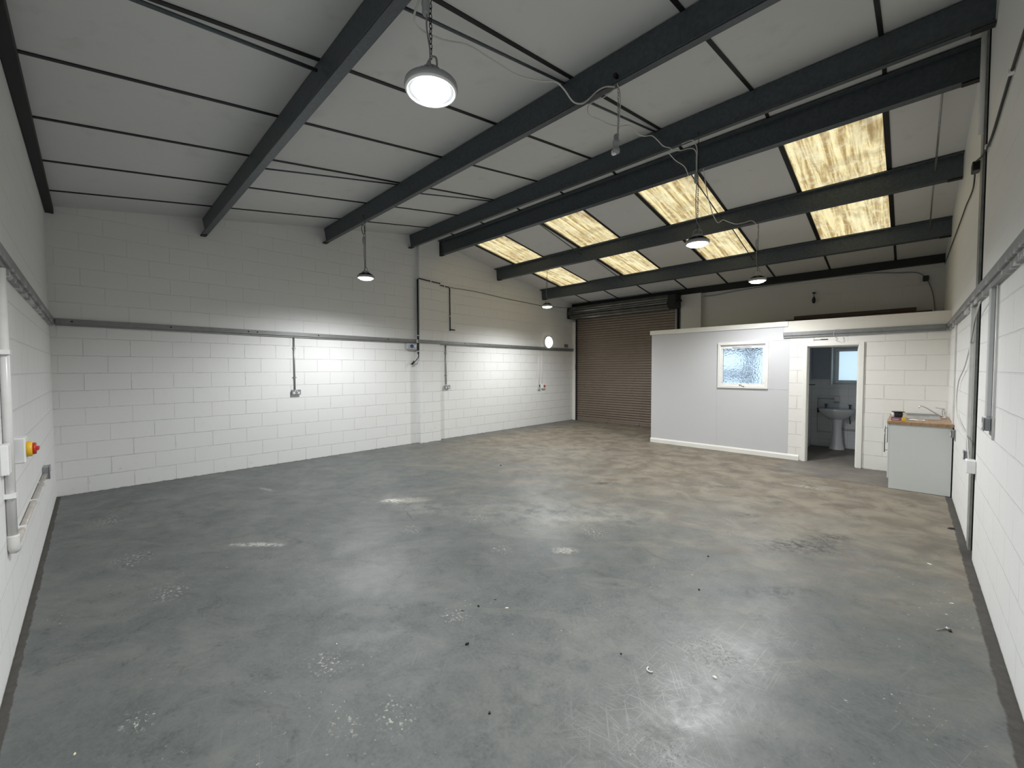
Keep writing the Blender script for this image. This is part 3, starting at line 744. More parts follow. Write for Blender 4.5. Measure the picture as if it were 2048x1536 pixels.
b = MB(); b.tube([(6.74, byy-.025, .385), (7.5, byy-.025, .375)], .02, 10)
thing1('waste_pipe', b, M['pvc'], 'white waste pipe running right from the basin pedestal', 'pipe')
b = MB(); b.box(6.325, 6.365, byy-.05, byy-.02, .70, .79, 0, .006); thing1('stop_valve', b, M['black_plastic'], 'black valve on the water pipe left of the basin', 'valve')
b = MB(); b.tube(smoothpath([(6.86, byy-.02, .66), (6.85, byy-.05, .62), (6.86, byy-.03, .56), (6.86, byy-.02, .50)], 4), .011, 8); thing1('stop_valve', b, M['chrome_dark'], 'dark hanging valve on the tiles right of the pedestal', 'valve')
b = MB(); b.tube([(XB+.06, 10.0, 1.30), (XB+.10, 10.0, 1.30)], .022, 12); b.tube(smoothpath([(XB+.10, 10.0, 1.30), (XB+.13, 9.97, 1.30), (XB+.20, 9.96, 1.295), (XB+.235, 9.96, 1.305)], 4), .010, 8)
thing1('wall_bracket', b, M['chrome_dark'], 'dark metal bracket on the left wall inside the washroom', 'bracket')

# ------------------------------------------------------------------ sink unit
r = empty('sink_unit', (7.8, 8.33, 0), 'white kitchen base unit under the wood worktop in the corner', 'kitchen unit')
b = MB(); b.box(7.517, WD-.012, 7.75, 7.768, .004, .868, 0, .001); b.build('side_panel', M['panel_white'], r)
b = MB(); b.box(7.545, WD-.02, 7.77, PY-.005, .13, .145); b.box(7.545, WD-.02, PY-.02, PY-.004, .13, .86); b.box(7.545, WD-.02, 8.34, 8.356, .145, .86); b.box(7.545, 7.56, 7.77, PY-.005, .80, .868); b.build('carcass', M['panel_white'], r)
b = MB(); b.box(7.565, 7.58, 7.77, PY-.005, 0, .13); b.build('plinth', M['panel_white'], r)
for (ya, yb) in ((7.756, 8.34), (8.346, PY-.005)):
    b = MB(); b.box(7.500, 7.518 if ya > 8 else 7.5165, ya, yb, .14, .862, 0, .002)
    dr = b.build('door', M['panel_white'], r)
    hy = ya+.07 if ya < 8 else yb-.07
    b = MB(); b.tube([(7.5, hy, .80), (7.468, hy, .80)], .004, 8); b.tube([(7.5, hy, .50), (7.468, hy, .50)], .004, 8); b.tube([(7.468, hy, .47), (7.468, hy, .83)], .0055, 8); b.build('handle', M['chrome_dark'], dr)
b = MB(); b.box(7.49, WD-.004, 7.715, PY-.004, .870, .908, 0, .004)
thing1('worktop', b, M['worktop'], 'oak effect worktop on the white sink unit', 'worktop')
r = empty('sink', (7.85, 8.5, .908), 'stainless steel inset sink in the wood worktop', 'sink')
sx0, sx1, sy0, sy1 = 7.60, 8.005, 8.20, 8.86
b = MB()
b.box(sx0, sx1, sy0, sy0+.03, .9085, .916); b.box(sx0, sx1, sy1-.03, sy1, .9085, .916); b.box(sx0, sx0+.03, sy0+.03, sy1-.03, .9085, .916); b.box(sx1-.10, sx1, sy0+.03, sy1-.03, .9085, .916)
b.build('rim', M['brushed'], r)
b = MB(); b.box(sx0+.03, sx1-.10, sy0+.03, sy1-.03, .9086, .9105); b.lathe([(.0, 0), (.03, 0), (.034, .003)], ((sx0+sx1)/2-.03, 8.5, .911), 'z', 16); b.build('bowl', M['brushed'], r)
b = MB(); b.box(sx0+.05, sx1, sy1-.012, sy1+.02, .9086, .935, 0, .004); b.build('upstand', M['brushed'], r)
r = empty('kitchen_tap', (8.045, 8.56, .908), 'chrome mixer tap with long swan spout beside the right wall', 'tap')
b = MB(); b.lathe([(.026, 0), (.024, .01), (.021, .02), (.021, .085), (.024, .09), (.024, .12), (.018, .128), (0, .13)], (8.045, 8.56, .908), 'z', 20); b.build('body', M['chrome'], r)
b = MB(); b.tube(smoothpath([(8.03, 8.55, .935), (7.98, 8.53, .965), (7.90, 8.48, 1.03), (7.845, 8.44, 1.068), (7.815, 8.42, 1.077), (7.80, 8.41, 1.066), (7.80, 8.41, 1.05)], 5), .0095, 10); b.build('spout', M['chrome'], r)
b = MB(); b.tube([(8.045, 8.56, 1.036), (7.99, 8.52, 1.052), (7.955, 8.50, 1.055)], [.011, .007, .005], 8); b.build('lever', M['chrome'], r)
# goods on the worktop
b = MB(); b.box(7.525, 7.665, 7.86, 7.96, .9085, .948, 0, .002)
cr = thing1('carton', b, M['carton'], 'flat purple carton with yellow end under the black tub', 'box')
MB().box(7.626, 7.667, 7.858, 7.962, .909, .949).build('yellow_end', M['yellow'], cr)
MB().box(7.535, 7.60, 7.8575, 7.8592, .918, .924).build('printed_line', M['paper'], cr)
r = empty('plastic_tub', (7.592, 7.91, .949), 'black round tub with wide lid on top of the purple carton', 'tub')
b = MB(); b.lathe([(.036, 0), (.043, .006), (.046, .05), (.042, .062), (0, .062)], (7.592, 7.91, .949), 'z', 28); b.build('body', M['black_plastic'], r)
b = MB(); b.lathe([(.042, .062), (.066, .066), (.067, .073), (.06, .076), (0, .076)], (7.592, 7.91, .949), 'z', 28); b.build('lid', M['black_plastic'], r)
b = MB(); b.lathe([(.016, 0), (.0165, .05), (.014, .056), (0, .056)], (7.543, 7.895, .949), 'z', 16); thing1('small_jar', b, M['white_plastic'], 'small white jar left of the black tub', 'jar')
b = MB()
b.add([(7.64, 7.88, .949), (7.675, 7.885, .949), (7.678, 7.94, .949), (7.642, 7.945, .949), (7.635, 7.885, .985), (7.672, 7.89, 1.004), (7.668, 7.935, 1.0), (7.645, 7.94, .99)], [(0, 1, 2, 3), (4, 5, 6, 7), (0, 1, 5, 4), (1, 2, 6, 5), (2, 3, 7, 6), (3, 0, 4, 7)])
thing1('food_packet', b, M['cream'], 'crumpled cream packet right of the black tub', 'packet')
b = MB(); q = 6; vs = []
for i in range(q+1):
    for j in range(q+1): vs.append((7.70+.15*i/q, 8.00+.13*j/q+.02*i/q, .9095+.006*sin(i*1.1)*sin(j*.8)**2))
vs2 = [(x, y, z+.0012) for (x, y, z) in vs]; K = q+1
fs = [(i*K+j, (i+1)*K+j, (i+1)*K+j+1, i*K+j+1) for i in range(q) for j in range(q)]
b.add(vs, fs); b.add(vs2, fs); thing1('paper_sheet', b, M['paper'], 'white sheet of paper on the worktop beside the sink', 'paper')

# ------------------------------------------------------------------ hanging lamps
def chain(b, x, y, z0, z1, r=.0022, L=.03, W=.0075):
    n = max(2, int((z1-z0)/(L*.78))); st = (z1-z0)/n
    for i in range(n):
        zc_ = z0+st*(i+.5); pts = []
        for k in range(10):
            a = 2*pi*k/10; u = W*cos(a); v = L/2*sin(a)
            pts.append((x+u, y, zc_+v) if i % 2 else (x, y+u, zc_+v))
        b.tube(pts, r, 5, 0, False, True, True)
def lamp(x, y, zl, zh, lab, conn=True, R=.125, loop=False, pw=1.0, lr=1.0):
    r = empty('hanging_lamp', (x, y, zl), lab, 'lamp', 'round hanging lamps')
    h = MB(); h.lathe([(R*.86, -.018), (R, -.016), (R*1.02, -.004), (R, .012), (R*.80, .02), (R*.45, .03), (0, .03)], (x, y, zl), 'z', 40)
    hs = h.build('housing', M['grey_plastic'], r)
    f = MB()
    for k in range(24):
        a = 2*pi*k/24; ca, sa = cos(a), sin(a); w_ = .0022
        pts = []
        for (rr, zz) in ((.045, .026), (R*.92, .012), (R*.80, .034), (.05, .062)): pts.append((rr, zz))
        vs = [(x+ca*p[0]-sa*w_*s, y+sa*p[0]+ca*w_*s, zl+p[1]) for s in (-1, 1) for p in pts]
        f.add(vs, [(0, 1, 2, 3), (7, 6, 5, 4), (0, 1, 5, 4), (1, 2, 6, 5), (2, 3, 7, 6), (3, 0, 4, 7)])
    f.build('cooling_fins', M['steel_dark'], hs)
    l = MB(); nn = 40; l.lathe([(R*.84*lr, -.016), (R*.82*lr, -.026), (R*.70*lr, -.040), (R*.42*lr, -.050), (.0001, -.053)], (x, y, zl), 'z', nn); l.build('lens', M['lamp'], r)
    sd = bpy.data.lights.new('beam', 'SPOT'); sd.energy = LAMP_POWER*pw; sd.color = LAMP_COLOR[:3]; sd.spot_size = radians(168); sd.spot_blend = .72; sd.shadow_soft_size = .09
    so = bpy.data.objects.new('beam', sd); COL.objects.link(so); so.parent = r; so.location = (0, 0, -.15)
    rm = MB(); rm.tube([(x+R*.93*cos(2*pi*k/nn), y+R*.93*sin(2*pi*k/nn), zl-.018) for k in range(nn)], .008, 8, 0, False, True, True); rm.build('rim', M['white_plastic'], r)
    d = MB(); d.lathe([(.055, .03), (.056, .07), (.045, .085), (0, .085)], (x, y, zl), 'z', 24); d.build('driver', M['grey_plastic'], r)
    br = MB(); br.tube(smoothpath([(x-.05, y, zl+.06), (x-.045, y, zl+.12), (x, y, zl+.145), (x+.045, y, zl+.12), (x+.05, y, zl+.06)], 5), .005, 8); br.build('bracket', M['galv'], r)
    c = MB(); chain(c, x, y, zl+.14, zh); c.build('chain', M['steel_dark'], r)
    g = MB(); g.tube(smoothpath([(x, y, zh+.01), (x+.003, y-.02, zh+.04), (x, y-.03, zh+.075), (x-.004, y-.012, zh+.09)], 4), .004, 6); g.build('hook', M['steel_dark'], r)
    # flex from the lamp up to its in-line connector
    zj = zl+.14+(zh-zl-.14)*(.55 if conn else .8)
    w_ = MB(); w_.tube(smoothpath([(x+.02, y-.02, zl+.08), (x+.035, y-.03, zl+.15), (x-.006, y-.012, zl+.24), (x-.018, y-.012, (zl+.24+zj)/2), (x-.010, y-.014, zj-.02)], 6), .0045, 6)
    if loop: w_.tube(smoothpath([(x-.02, y-.014, zj+.10), (x-.05, y-.02, zj+.16), (x-.075, y-.02, zj+.22), (x-.045, y-.02, zj+.27), (x-.005, y-.012, zj+.24), (x, y-.01, zj+.12)], 6), .0055, 6)
    w_.build('flex', M['cable_black'] if loop else M['cable_grey'], r)
    if conn:
        k = MB(); k.lathe([(.014, 0), (.02, .01), (.02, .045), (.023, .05), (.023, .06), (.02, .065), (.02, .10), (.012, .115), (0, .115)], (x-.016, y-.016, zj-.03), 'z', 14); k.build('connector', M['grey_plastic'], r)
    return r
lamp(5.933, 1.575, 3.02, 3.60, 'largest lit round lamp, nearest the camera, hung from first purlin', R=.13, lr=.84)
lamp(1.60, 3.36, 3.045, 3.90, 'lit round lamp near the left wall, hung from second purlin', loop=True)
lamp(5.94, 5.15, 3.03, 4.16, 'lit round lamp in front of the third rooflight, on a long chain')
lamp(5.92, 7.765, 3.015, 3.895, 'lit round lamp above the office window, hung from fifth purlin', pw=.70)
lamp(1.62, 7.765, 3.075, 3.90, 'smallest lit round lamp, left of the shutter coil', conn=False)

# the empty connector hanging from the second purlin
x, y = 5.955, 3.37
r = empty('hanging_cable_connector', (x, y, 3.36), 'grey cable connector with no lamp, hanging on a chain from second purlin', 'connector')
b = MB(); chain(b, x, y, 3.46, 3.88); b.build('chain', M['galv'], r)
b = MB(); b.lathe([(.016, .0), (.03, .004), (.03, .03), (.024, .035), (.024, .07), (.028, .075), (.028, .095), (.02, .10), (.02, .14), (.012, .15), (0, .15)], (x-.012, y-.01, 3.352), 'z', 16); b.build('body', M['grey_plastic'], r)
b = MB(); b.box(x-.045, x-.012, y-.03, y, 3.343, 3.375, 0, .003); b.build('latch', M['white_plastic'], r)
b = MB()
for dx, dy in ((.006, .02), (-.004, .035)):
    b.tube(smoothpath([(x, y-.02, 3.90), (x+dx, y+dy, 3.82), (x+dx, y+dy*.8, 3.68), (x-.004+dx*.4, y+dy*.3, 3.56), (x-.01, y-.008, 3.49)], 6), .0038, 6)
b.build('flex', M['cable'], r)
b = MB(); b.tube(smoothpath([(x, y, 3.885), (x, y-.015, 3.93), (x, y-.05, 3.955)], 4), .005, 6); b.box(x-.012, x+.012, y-.06, y-.02, 3.93, 3.955); b.build('hook', M['steel_dark'], r)
# white flex looping from lamp to lamp
def cable(pts, lab, r=.0042, m='cable', k=6, name='loose_cable'):
    b = MB(); b.tube(smoothpath(pts, k), r, 6); return thing1(name, b, M[m], lab, 'cable')
X = 5.90
cable([(5.93, 1.56, 3.52), (X, 1.50, 3.32), (X, 1.649, 3.319), (X, 1.845, 3.392), (X, 2.025, 3.409), (X, 2.243, 3.431), (X, 2.474, 3.507), (X, 2.619, 3.575), (X, 2.716, 3.573), (X, 2.818, 3.538), (X, 2.903, 3.556), (X, 2.991, 3.611), (X, 3.154, 3.77), (X, 3.278, 3.859), (X+.03, 3.355, 3.88)], 'white cable sagging from the big lamp to the empty connector', .0055)
cable([(X+.03, 3.36, 3.87), (X, 3.255, 3.77), (X, 3.109, 3.67), (X, 3.02, 3.59), (X, 3.035, 3.534), (X, 3.188, 3.559), (X, 3.328, 3.584), (X, 3.476, 3.63), (X, 3.634, 3.705), (X, 3.717, 3.717), (X, 3.803, 3.704), (X, 3.923, 3.728), (X, 4.079, 3.795), (X, 4.195, 3.803), (X, 4.334, 3.797), (X, 4.497, 3.841)], 'white cable sagging between the empty connector and third purlin', .0045)
cable([(X, 4.43, 3.78), (X, 4.615, 3.762), (X, 4.86, 3.78), (X, 4.97, 3.721)], 'short loose white cable end hanging before the third purlin', .0045)
cable([(X, 4.80, 4.0), (X, 5.001, 4.111), (X, 5.13, 4.15), (X, 5.215, 4.09), (X, 5.21, 3.976), (X+.02, 5.16, 3.80)], 'white cable arching up over the third purlin lamp chain', .0055)
cable([(X, 4.50, 3.83), (X, 4.731, 3.901), (X, 4.939, 3.999), (X, 5.10, 4.06), (X, 5.19, 4.05), (X, 5.195, 3.964), (X+.02, 5.15, 3.79)], 'white cable curving below the arched one to the same lamp', .0055)
cable([(X, 5.42, 3.95), (X, 5.55, 3.708), (X, 5.669, 3.585), (X, 5.77, 3.505), (X, 5.93, 3.457), (X, 6.05, 3.50), (X, 6.145, 3.544), (X, 6.417, 3.58), (X, 6.709, 3.631), (X, 7.13, 3.761), (X, 7.416, 3.858), (X, 7.66, 3.885), (X+.02, 7.755, 3.80)], 'white cable wandering across the rooflight to the lamp above the office', .0050)

# ------------------------------------------------------------------ electrics on the left wall
def saddle(b, x, y, z, ax='y', r=.011):
    if ax == 'y': b.box(x-r-.001, x+.003, y-.022, y+.022, z-.006, z+.006)
def socket_double(loc, lab, m='galv', parent_axis='x'):
    # metal-clad double socket facing +x; plate, box, outlets and rocker switches
    x, y, z = loc; r = empty('wall_socket', loc, lab, 'socket', 'metal double sockets')
    MB().box(x, x+.040, y-.070, y+.070, z-.040, z+.040, 0, .004).build('back_box', M['grey_plastic'], r)
    MB().box(x+.040, x+.046, y-.073, y+.073, z-.043, z+.043, 0, .003).build('face_plate', M[m], r)
    for s in (-1, 1):
        o = MB().box(x+.046, x+.048, y+s*.038-.017, y+s*.038+.017, z-.030, z+.008, 0, .001); 
        ob = o.build('outlet', M['white_plastic'], r)
        q = MB(); q.box(x+.048, x+.0485, y+s*.038-.003, y+s*.038+.003, z-.003, z+.005)
        for t in (-1, 1): q.box(x+.048, x+.0485, y+s*.038+t*.010-.003, y+s*.038+t*.010+.003, z-.020, z-.016)
        q.build('pin_holes', M['black_plastic'], ob)
        MB().box(x+.046, x+.051, y+s*.013-.007, y+s*.013+.007, z+.012, z+.032, 0, .002).build('switch', M['white_plastic'], r)
    return r
socket_double((0, 2.83, 1.215), 'metal double socket on the left wall, nearer the camera')
socket_double((0, 6.08, 1.20), 'metal double socket on the left wall just beyond the pier')
for (y, lab) in ((2.815, 'thin metal conduit dropping to the nearer left wall socket'), (6.055, 'thin metal conduit dropping to the left wall socket beyond the pier')):
    b = MB(); b.tube([(.018, y, RB+.005), (.018, y, 1.255)], .012, 10)
    o = thing1('conduit', b, M['galv'], lab, 'conduit', 'metal conduits on the left wall')
    for z in (1.98, 1.47):
        q = MB(); q.box(.0, .004, y-.035, y+.035, z-.008, z+.008); q.box(.0, .033, y-.014, y+.014, z-.009, z+.009)
        q.build('saddle', M['galv'], o)
for (y, lab) in ((9.36, 'left one of two thin white conduits dropping beside the round wall light'), (9.50, 'right one of two thin white conduits dropping beside the round wall light')):
    b = MB(); b.tube([(.012, y, RB+.005), (.012, y, 1.16)], .010, 8); thing1('conduit', b, M['pvc'], lab, 'conduit')
r = empty('rotary_switch', (0, 9.54, 1.10), 'small white switch with red knob low on the left wall near the shutter', 'switch')
MB().box(0, .055, 9.46, 9.60, 1.045, 1.17, 0, .006).build('body', M['white_plastic'], r)
MB().lathe([(.035, .055), (.035, .062), (.024, .064), (.022, .085), (0, .085)], (0, 9.55, 1.12), 'x', 18).build('knob', M['red'], r)
b = MB(); b.box(0, .045, 9.30, 9.40, 1.02, 1.17, 0, .005); o = thing1('isolator_switch', b, M['lightgrey_plastic'], 'grey pull switch left of the red knob switch', 'switch')
MB().box(.045, .06, 9.335, 9.36, 1.10, 1.16, 0, .004).build('lever', M['black_plastic'], o)
# round bulkhead light
r = empty('bulkhead_light', (0, 9.77, 2.40), 'round white lit wall light above the rail near the shutter', 'wall light')
MB().lathe([(.175, 0), (.178, .03), (.170, .045), (.16, .045)], (0, 9.77, 2.40), 'x', 40).build('base', M['white_plastic'], r)
MB().lathe([(.165, .045), (.155, .065), (.12, .082), (.06, .092), (0.0001, .095)], (0, 9.77, 2.40), 'x', 40).build('diffuser', M['bulkhead'], r)
b = MB(); b.box(0, .03, 10.58, 10.74, 2.285, 2.375, 0, .004); o = thing1('sensor_box', b, M['brown_cable'], 'small brown box on the left wall right of the round light', 'box')
MB().box(.03, .034, 10.60, 10.65, 2.30, 2.355).build('cover', M['grey_plastic'], o); MB().box(.03, .034, 10.67, 10.72, 2.30, 2.355).build('cover', M['grey_plastic'], o)
# grey industrial socket under the rail
r = empty('industrial_socket', (0, 5.14, 2.10), 'pale grey box with round blue socket under the rail beside the pier', 'socket')
MB().box(0, .09, 5.00, 5.245, 2.03, 2.16, 0, .012).build('box', M['lightgrey_plastic'], r)
MB().lathe([(.036, .09), (.036, .11), (.028, .11), (.026, .095), (0, .095)], (0, 5.11, 2.10), 'x', 20).build('round_socket', M['blue'], r)
MB().lathe([(.026, .09), (.026, .102), (0, .102)], (0, 5.195, 2.095), 'x', 18).build('round_cap', M['white_plastic'], r)
# black conduit round the pier
r = empty('black_conduit', (.03, 5.27, 1.9), 'black conduit climbing the corner of the pier and turning along it', 'conduit')
b = MB(); b.tube([(.075, 5.278, 1.94), (.075, 5.278, 3.535)], .016, 8); b.tube([(.075, 5.278, 3.535), (.125, 5.285, 3.55), (.125, 5.83, 3.52), ], .012, 8); b.build('pipe', M['cable_black'], r)
b = MB(); b.tube([(.115, 5.83, 3.535), (.03, 5.85, 3.51), (.02, 6.15, 3.50), (.02, 6.18, 3.47), (.02, 6.185, 2.50)], .012, 8); b.tube([(.02, 6.185, 2.53), (.02, 6.32, 2.525)], .012, 8); b.build('branch_pipe', M['cable_black'], r)
parts('clip', M['white_plastic'], r, [(.11, .14, 5.57, 5.59, 3.513, 3.557), (.0, .036, 6.01, 6.03, 3.483, 3.527), (.055, .095, 5.25, 5.299, 2.33, 2.345), (.055, .095, 5.25, 5.299, 1.99, 2.005), (.0, .036, 6.165, 6.205, 2.83, 2.845)])
b = MB(); b.tube(smoothpath([(.075, 5.278, 1.96), (.08, 5.28, 1.88), (.075, 5.24, 1.82), (.07, 5.19, 1.77), (.06, 5.10, 1.715)], 5), [.009]*21, 8); b.tube([(.06, 5.19, 1.78), (.055, 5.13, 1.715)], .02, 6); b.build('loose_end', M['cable_black'], r)
MB().box(.045, .105, 5.255, 5.30, 2.175, 2.25, 0, .004).build('joint_box', M['white_plastic'], r)
cable([(.02, 6.19, 3.50), (.012, 7.0, 3.51), (.012, 8.0, 3.47), (.012, 8.8, 3.455), (.012, 9.6, 3.44), (.012, 10.2, 3.48), (.012, 10.9, 3.52)], 'thin brown cable running along the top of the left wall to the shutter', .006, 'brown_cable')
# scuffs on wall as marks of paint on pier and wall
def mark(name, b, m, lab): return thing1(name, b, m, lab, 'wall mark')
# ------------------------------------------------------------------ front wall electrics
r = empty('white_pipe', (4.13, .03, .6), 'thick white painted pipe down the front wall at far left', 'pipe')
b = MB(); b.tube([(4.19, .020, 2.15), (4.19, .020, .64)], .019, 16); b.build('pipe', M['pvc'], r)
b = MB(); b.tube(smoothpath([(4.19, .022, .70), (4.19, .022, .64), (4.17, .022, .615), (4.11, .022, .61)], 5), .024, 14); b.build('elbow', M['pvc'], r)
parts('bracket', M['white_plastic'], r, [(4.155, 4.225, 0, .042, z-.012, z+.012) for z in (1.70, .92)])
r = empty('horizontal_conduit', (3.0, .025, .61), 'dirty white conduit running low along the front wall to the grey socket', 'conduit')
b = MB(); b.tube([(4.10, .018, .61), (1.88, .018, .625)], .016, 12); b.build('pipe', simple('grubby_pipe', (.46, .43, .39), .4, 0, .2, 10), r)
parts('clip', M['white_plastic'], r, [(x-.012, x+.012, 0, .038, .595, .635) for x in (3.75, 3.0, 2.3)])
r = empty('wall_socket', (1.80, 0, .63), 'grey metal socket low on the front wall near the left corner', 'socket', 'metal double sockets')
MB().box(1.73, 1.88, 0, .042, .575, .69, 0, .004).build('back_box', M['grey_plastic'], r)
MB().box(1.727, 1.883, .042, .048, .572, .693, 0, .003).build('face_plate', M['galv'], r)
for s in (-1, 1): MB().box(1.805+s*.038-.016, 1.805+s*.038+.016, .048, .052, .59, .64, 0, .001).build('outlet', M['white_plastic'], r)
r = empty('isolator', (3.9, 0, 1.13), 'white rotary isolator with yellow and red knob on the front wall', 'isolator switch')
MB().box(3.83, 3.97, 0.0, .062, 1.055, 1.205, 0, .006).build('body', M['white_plastic'], r)
MB().lathe([(.046, .062), (.046, .082), (.040, .086), (0, .086)], (3.9, 0, 1.13), 'y', 28).build('yellow_collar', M['yellow'], r)
kb = MB(); kb.lathe([(.036, .086), (.034, .100), (0, .100)], (3.9, 0, 1.13), 'y', 24); kb.box(3.868, 3.932, .098, .112, 1.12, 1.14, 0, .003); kb.build('red_knob', M['red'], r)
b = MB(); b.box(3.98, 4.155, 0, .020, 1.06, 1.205, 0, .003); o = thing1('gap_box', b, M['black_plastic'], 'black box filling the gap between the white isolator and white pipe', 'junction box')  # solid black box filling the gap beside the isolator
b = MB(); b.box(4.215, 4.32, .0, .030, 1.05, 1.21, 0, .004); thing1('cover_box', b, M['white_plastic'], 'white cover box across the thick pipe at the left edge', 'junction box')

# ------------------------------------------------------------------ right wall electrics
def rtrunk(y0, y1, z0, z1, lab, d=.028, m='pvc', x=WD):
    b = MB(); b.box(x-d, x, y0, y1, z0, z1, 0, .004)
    return thing1('conduit', b, M[m], lab, 'conduit', 'vertical conduits on the right wall')
rtrunk(4.62, 4.70, 1.265, RB-.015, 'grey-white flat conduit on the right wall, nearest the camera', .025, 'lightgrey_plastic')
b = MB(); b.tube([(WD-.008, 4.46, RB-.02), (WD-.008, 4.44, 1.13)], .006, 8); thing1('conduit', b, M['pvc'], 'thin white cable cover beside the nearest right wall conduit', 'conduit', 'vertical conduits on the right wall')
rtrunk(5.875, 5.925, .845, RB-.015, 'white flat conduit on the right wall beyond the black gap', .026)
rtrunk(7.82, 7.86, .90, RB-.015, 'thin white conduit on the right wall above the worktop corner', .018)
def rsock(y, z, lab, w=.07, h=.055, d=.05):
    r = empty('wall_socket', (WD, y, z), lab, 'socket', 'metal sockets on the right wall')
    MB().box(WD-d, WD-.006, y-w, y+w, z-h, z+h, 0, .004).build('back_box', M['grey_plastic'], r)
    MB().box(WD-d-.006, WD-d, y-w-.003, y+w+.003, z-h-.003, z+h+.003, 0, .003).build('face_plate', M['galv'], r)
    for s in (-1, 1): MB().box(WD-d-.009, WD-d-.006, y+s*w*.5-.014, y+s*w*.5+.014, z-.025, z+.01, 0, .001).build('outlet', M['white_plastic'], r)
    MB().box(WD-.006, WD, y-w-.10, y+w+.01, z-h-.03, z+h+.012).build('mounting_plate', M['galv'], r)
rsock(4.60, 1.22, 'grey metal socket on the right wall, nearest the camera', .043, .043, .036)
rsock(5.975, .80, 'small grey metal socket just beyond the black gap', .036, .040, .028)
rsock(7.60, .81, 'grey metal socket beside the edge of the worktop', .04, .045, .03)
b = MB(); b.box(WD-.058, WD, 5.36, 5.46, .735, .845, 0, .006); o = thing1('adaptor_box', b, M['white_plastic'], 'white box across the black gap low on the right wall', 'box')
cable([(WD-.045, 4.95, 2.10), (WD-.03, 5.45, 2.02), (WD-.02, 5.9, 1.82), (WD-.02, 6.35, 1.62), (WD-.02, 7.0, 1.46), (WD-.02, 7.2, 1.25), (WD-.02, 7.05, 1.08), (WD-.02, 6.3, 1.00), (WD-.03, 5.7, .98), (WD-.04, 5.48, .92), (WD-.04, 5.42, .84)], 'loose white cable looping down the right wall to the white box', .005)
b = MB(); b.tube([(8.06, 5.42, 3.50), (8.06, 5.42, 4.30)], .016, 10); thing1('conduit', b, M['pvc'], 'short white conduit high on the right wall by the ridge', 'conduit')
b = MB(); b.box(WD-.05, WD-.002, 5.86, 5.98, 3.36, 3.44, 0, .005); thing1('cable_clamp', b, M['black_plastic'], 'black clamp on the high right wall beside the column', 'clamp')
cable([(WD-.012, 1.2, 3.40), (WD-.012, 3.0, 3.39), (WD-.012, 4.2, 3.37), (WD-.012, 5.0, 3.31), (WD-.02, 5.45, 3.34), (WD-.03, 5.85, 3.43)], 'dark cable clipped high on the right wall, on the camera side', .008, 'cable_black')
cable([(WD-.03, 5.9, 3.40), (WD-.012, 6.3, 3.33), (WD-.012, 7.0, 3.36), (WD-.012, 7.7, 3.37), (WD-.012, 9.0, 3.40), (WD-.012, 10.9, 3.44)], 'dark cable high on the right wall running into the back corner', .006, 'cable_black')
for (y, z, l) in ((4.22, 3.368, 'nearer the camera'), (5.25, 3.325, 'nearer the column')):
    thing1('cable_clip', MB().box(WD-.028, WD-.001, y-.02, y+.02, z-.012, z+.012), M['white_plastic'], 'white clip on the high dark cable of the right wall, ' + l, 'clip', 'white clips on the high cable')

# ------------------------------------------------------------------ above the washroom
cable([(3.95, 11.06, 3.42), (4.2, 11.06, 3.41), (4.9, 11.06, 3.46), (5.9, 11.06, 3.485), (6.6, 11.06, 3.488), (7.1, 11.06, 3.47), (7.5, 11.06, 3.41), (7.8, 11.06, 3.34), (7.95, 11.06, 3.0), (8.0, 11.05, 2.5)], 'grey cable arching over the dark back wall above the washroom', .009, 'cable_grey')
b = MB(); b.box(7.82, 7.90, 11.03, 11.09, 3.20, 3.30, 0, .01); thing1('cable_clamp', b, M['black_plastic'], 'black clamp on the arching cable in the dark corner', 'clamp')
r = empty('pull_cord', (6.2, 11.0, 2.98), 'dark hanging bulb-shaped pull on the dark back wall', 'pull cord')
MB().lathe([(0, 0), (.02, .01), (.032, .05), (.03, .10), (.012, .14), (0, .145)], (6.2, 11.03, 2.98), 'z', 16).build('weight', M['black_plastic'], r)
b = MB(); b.tube([(6.2, 11.03, 3.12), (6.2, 11.03, 3.20)], .006, 6); b.box(6.175, 6.225, 11.0, 11.1, 3.19, 3.215); b.build('cord', M['black_plastic'], r)
labs = ['lowest brown timber board stored on top of the washroom', 'second brown timber board stored on top of the washroom', 'third brown timber board stored on top of the washroom', 'topmost brown timber board stored on top of the washroom']
for i in range(4):
    x0, x1 = ((5.2, 7.95), (5.3, 7.9), (5.75, 7.95), (5.9, 7.75))[i]
    b = MB(); b.box(x0, x1, 10.70+.02*i, 11.0-.01*i, 2.427+.072*i, 2.427+.072*i+.068, 0, .003); thing1('timber_board', b, M['timber'], labs[i], 'board', 'brown timber boards above the washroom')
cable([(6.86, PY-.05, 2.245), (6.80, PY-.03, 2.255), (6.78, PY-.045, 2.20), (6.785, PY-.03, 2.13), (6.82, PY-.012, 2.10), (6.80, PY-.012, 2.07), (6.86, PY-.010, 2.045), (6.90, PY-.026, 2.035), (6.895, PY-.01, 2.12)], 'thin white wire looped round the rail above the doorway', .003)
b = MB(); b.box(6.50, 6.66, PY-.004, PY, 2.085, 2.093); b.box(6.60, 6.70, PY-.006, PY, 2.086, 2.10); thing1('door_closer_remnant', b, M['steel_dark'], 'small dark metal remnant above the washroom door frame', 'bracket')

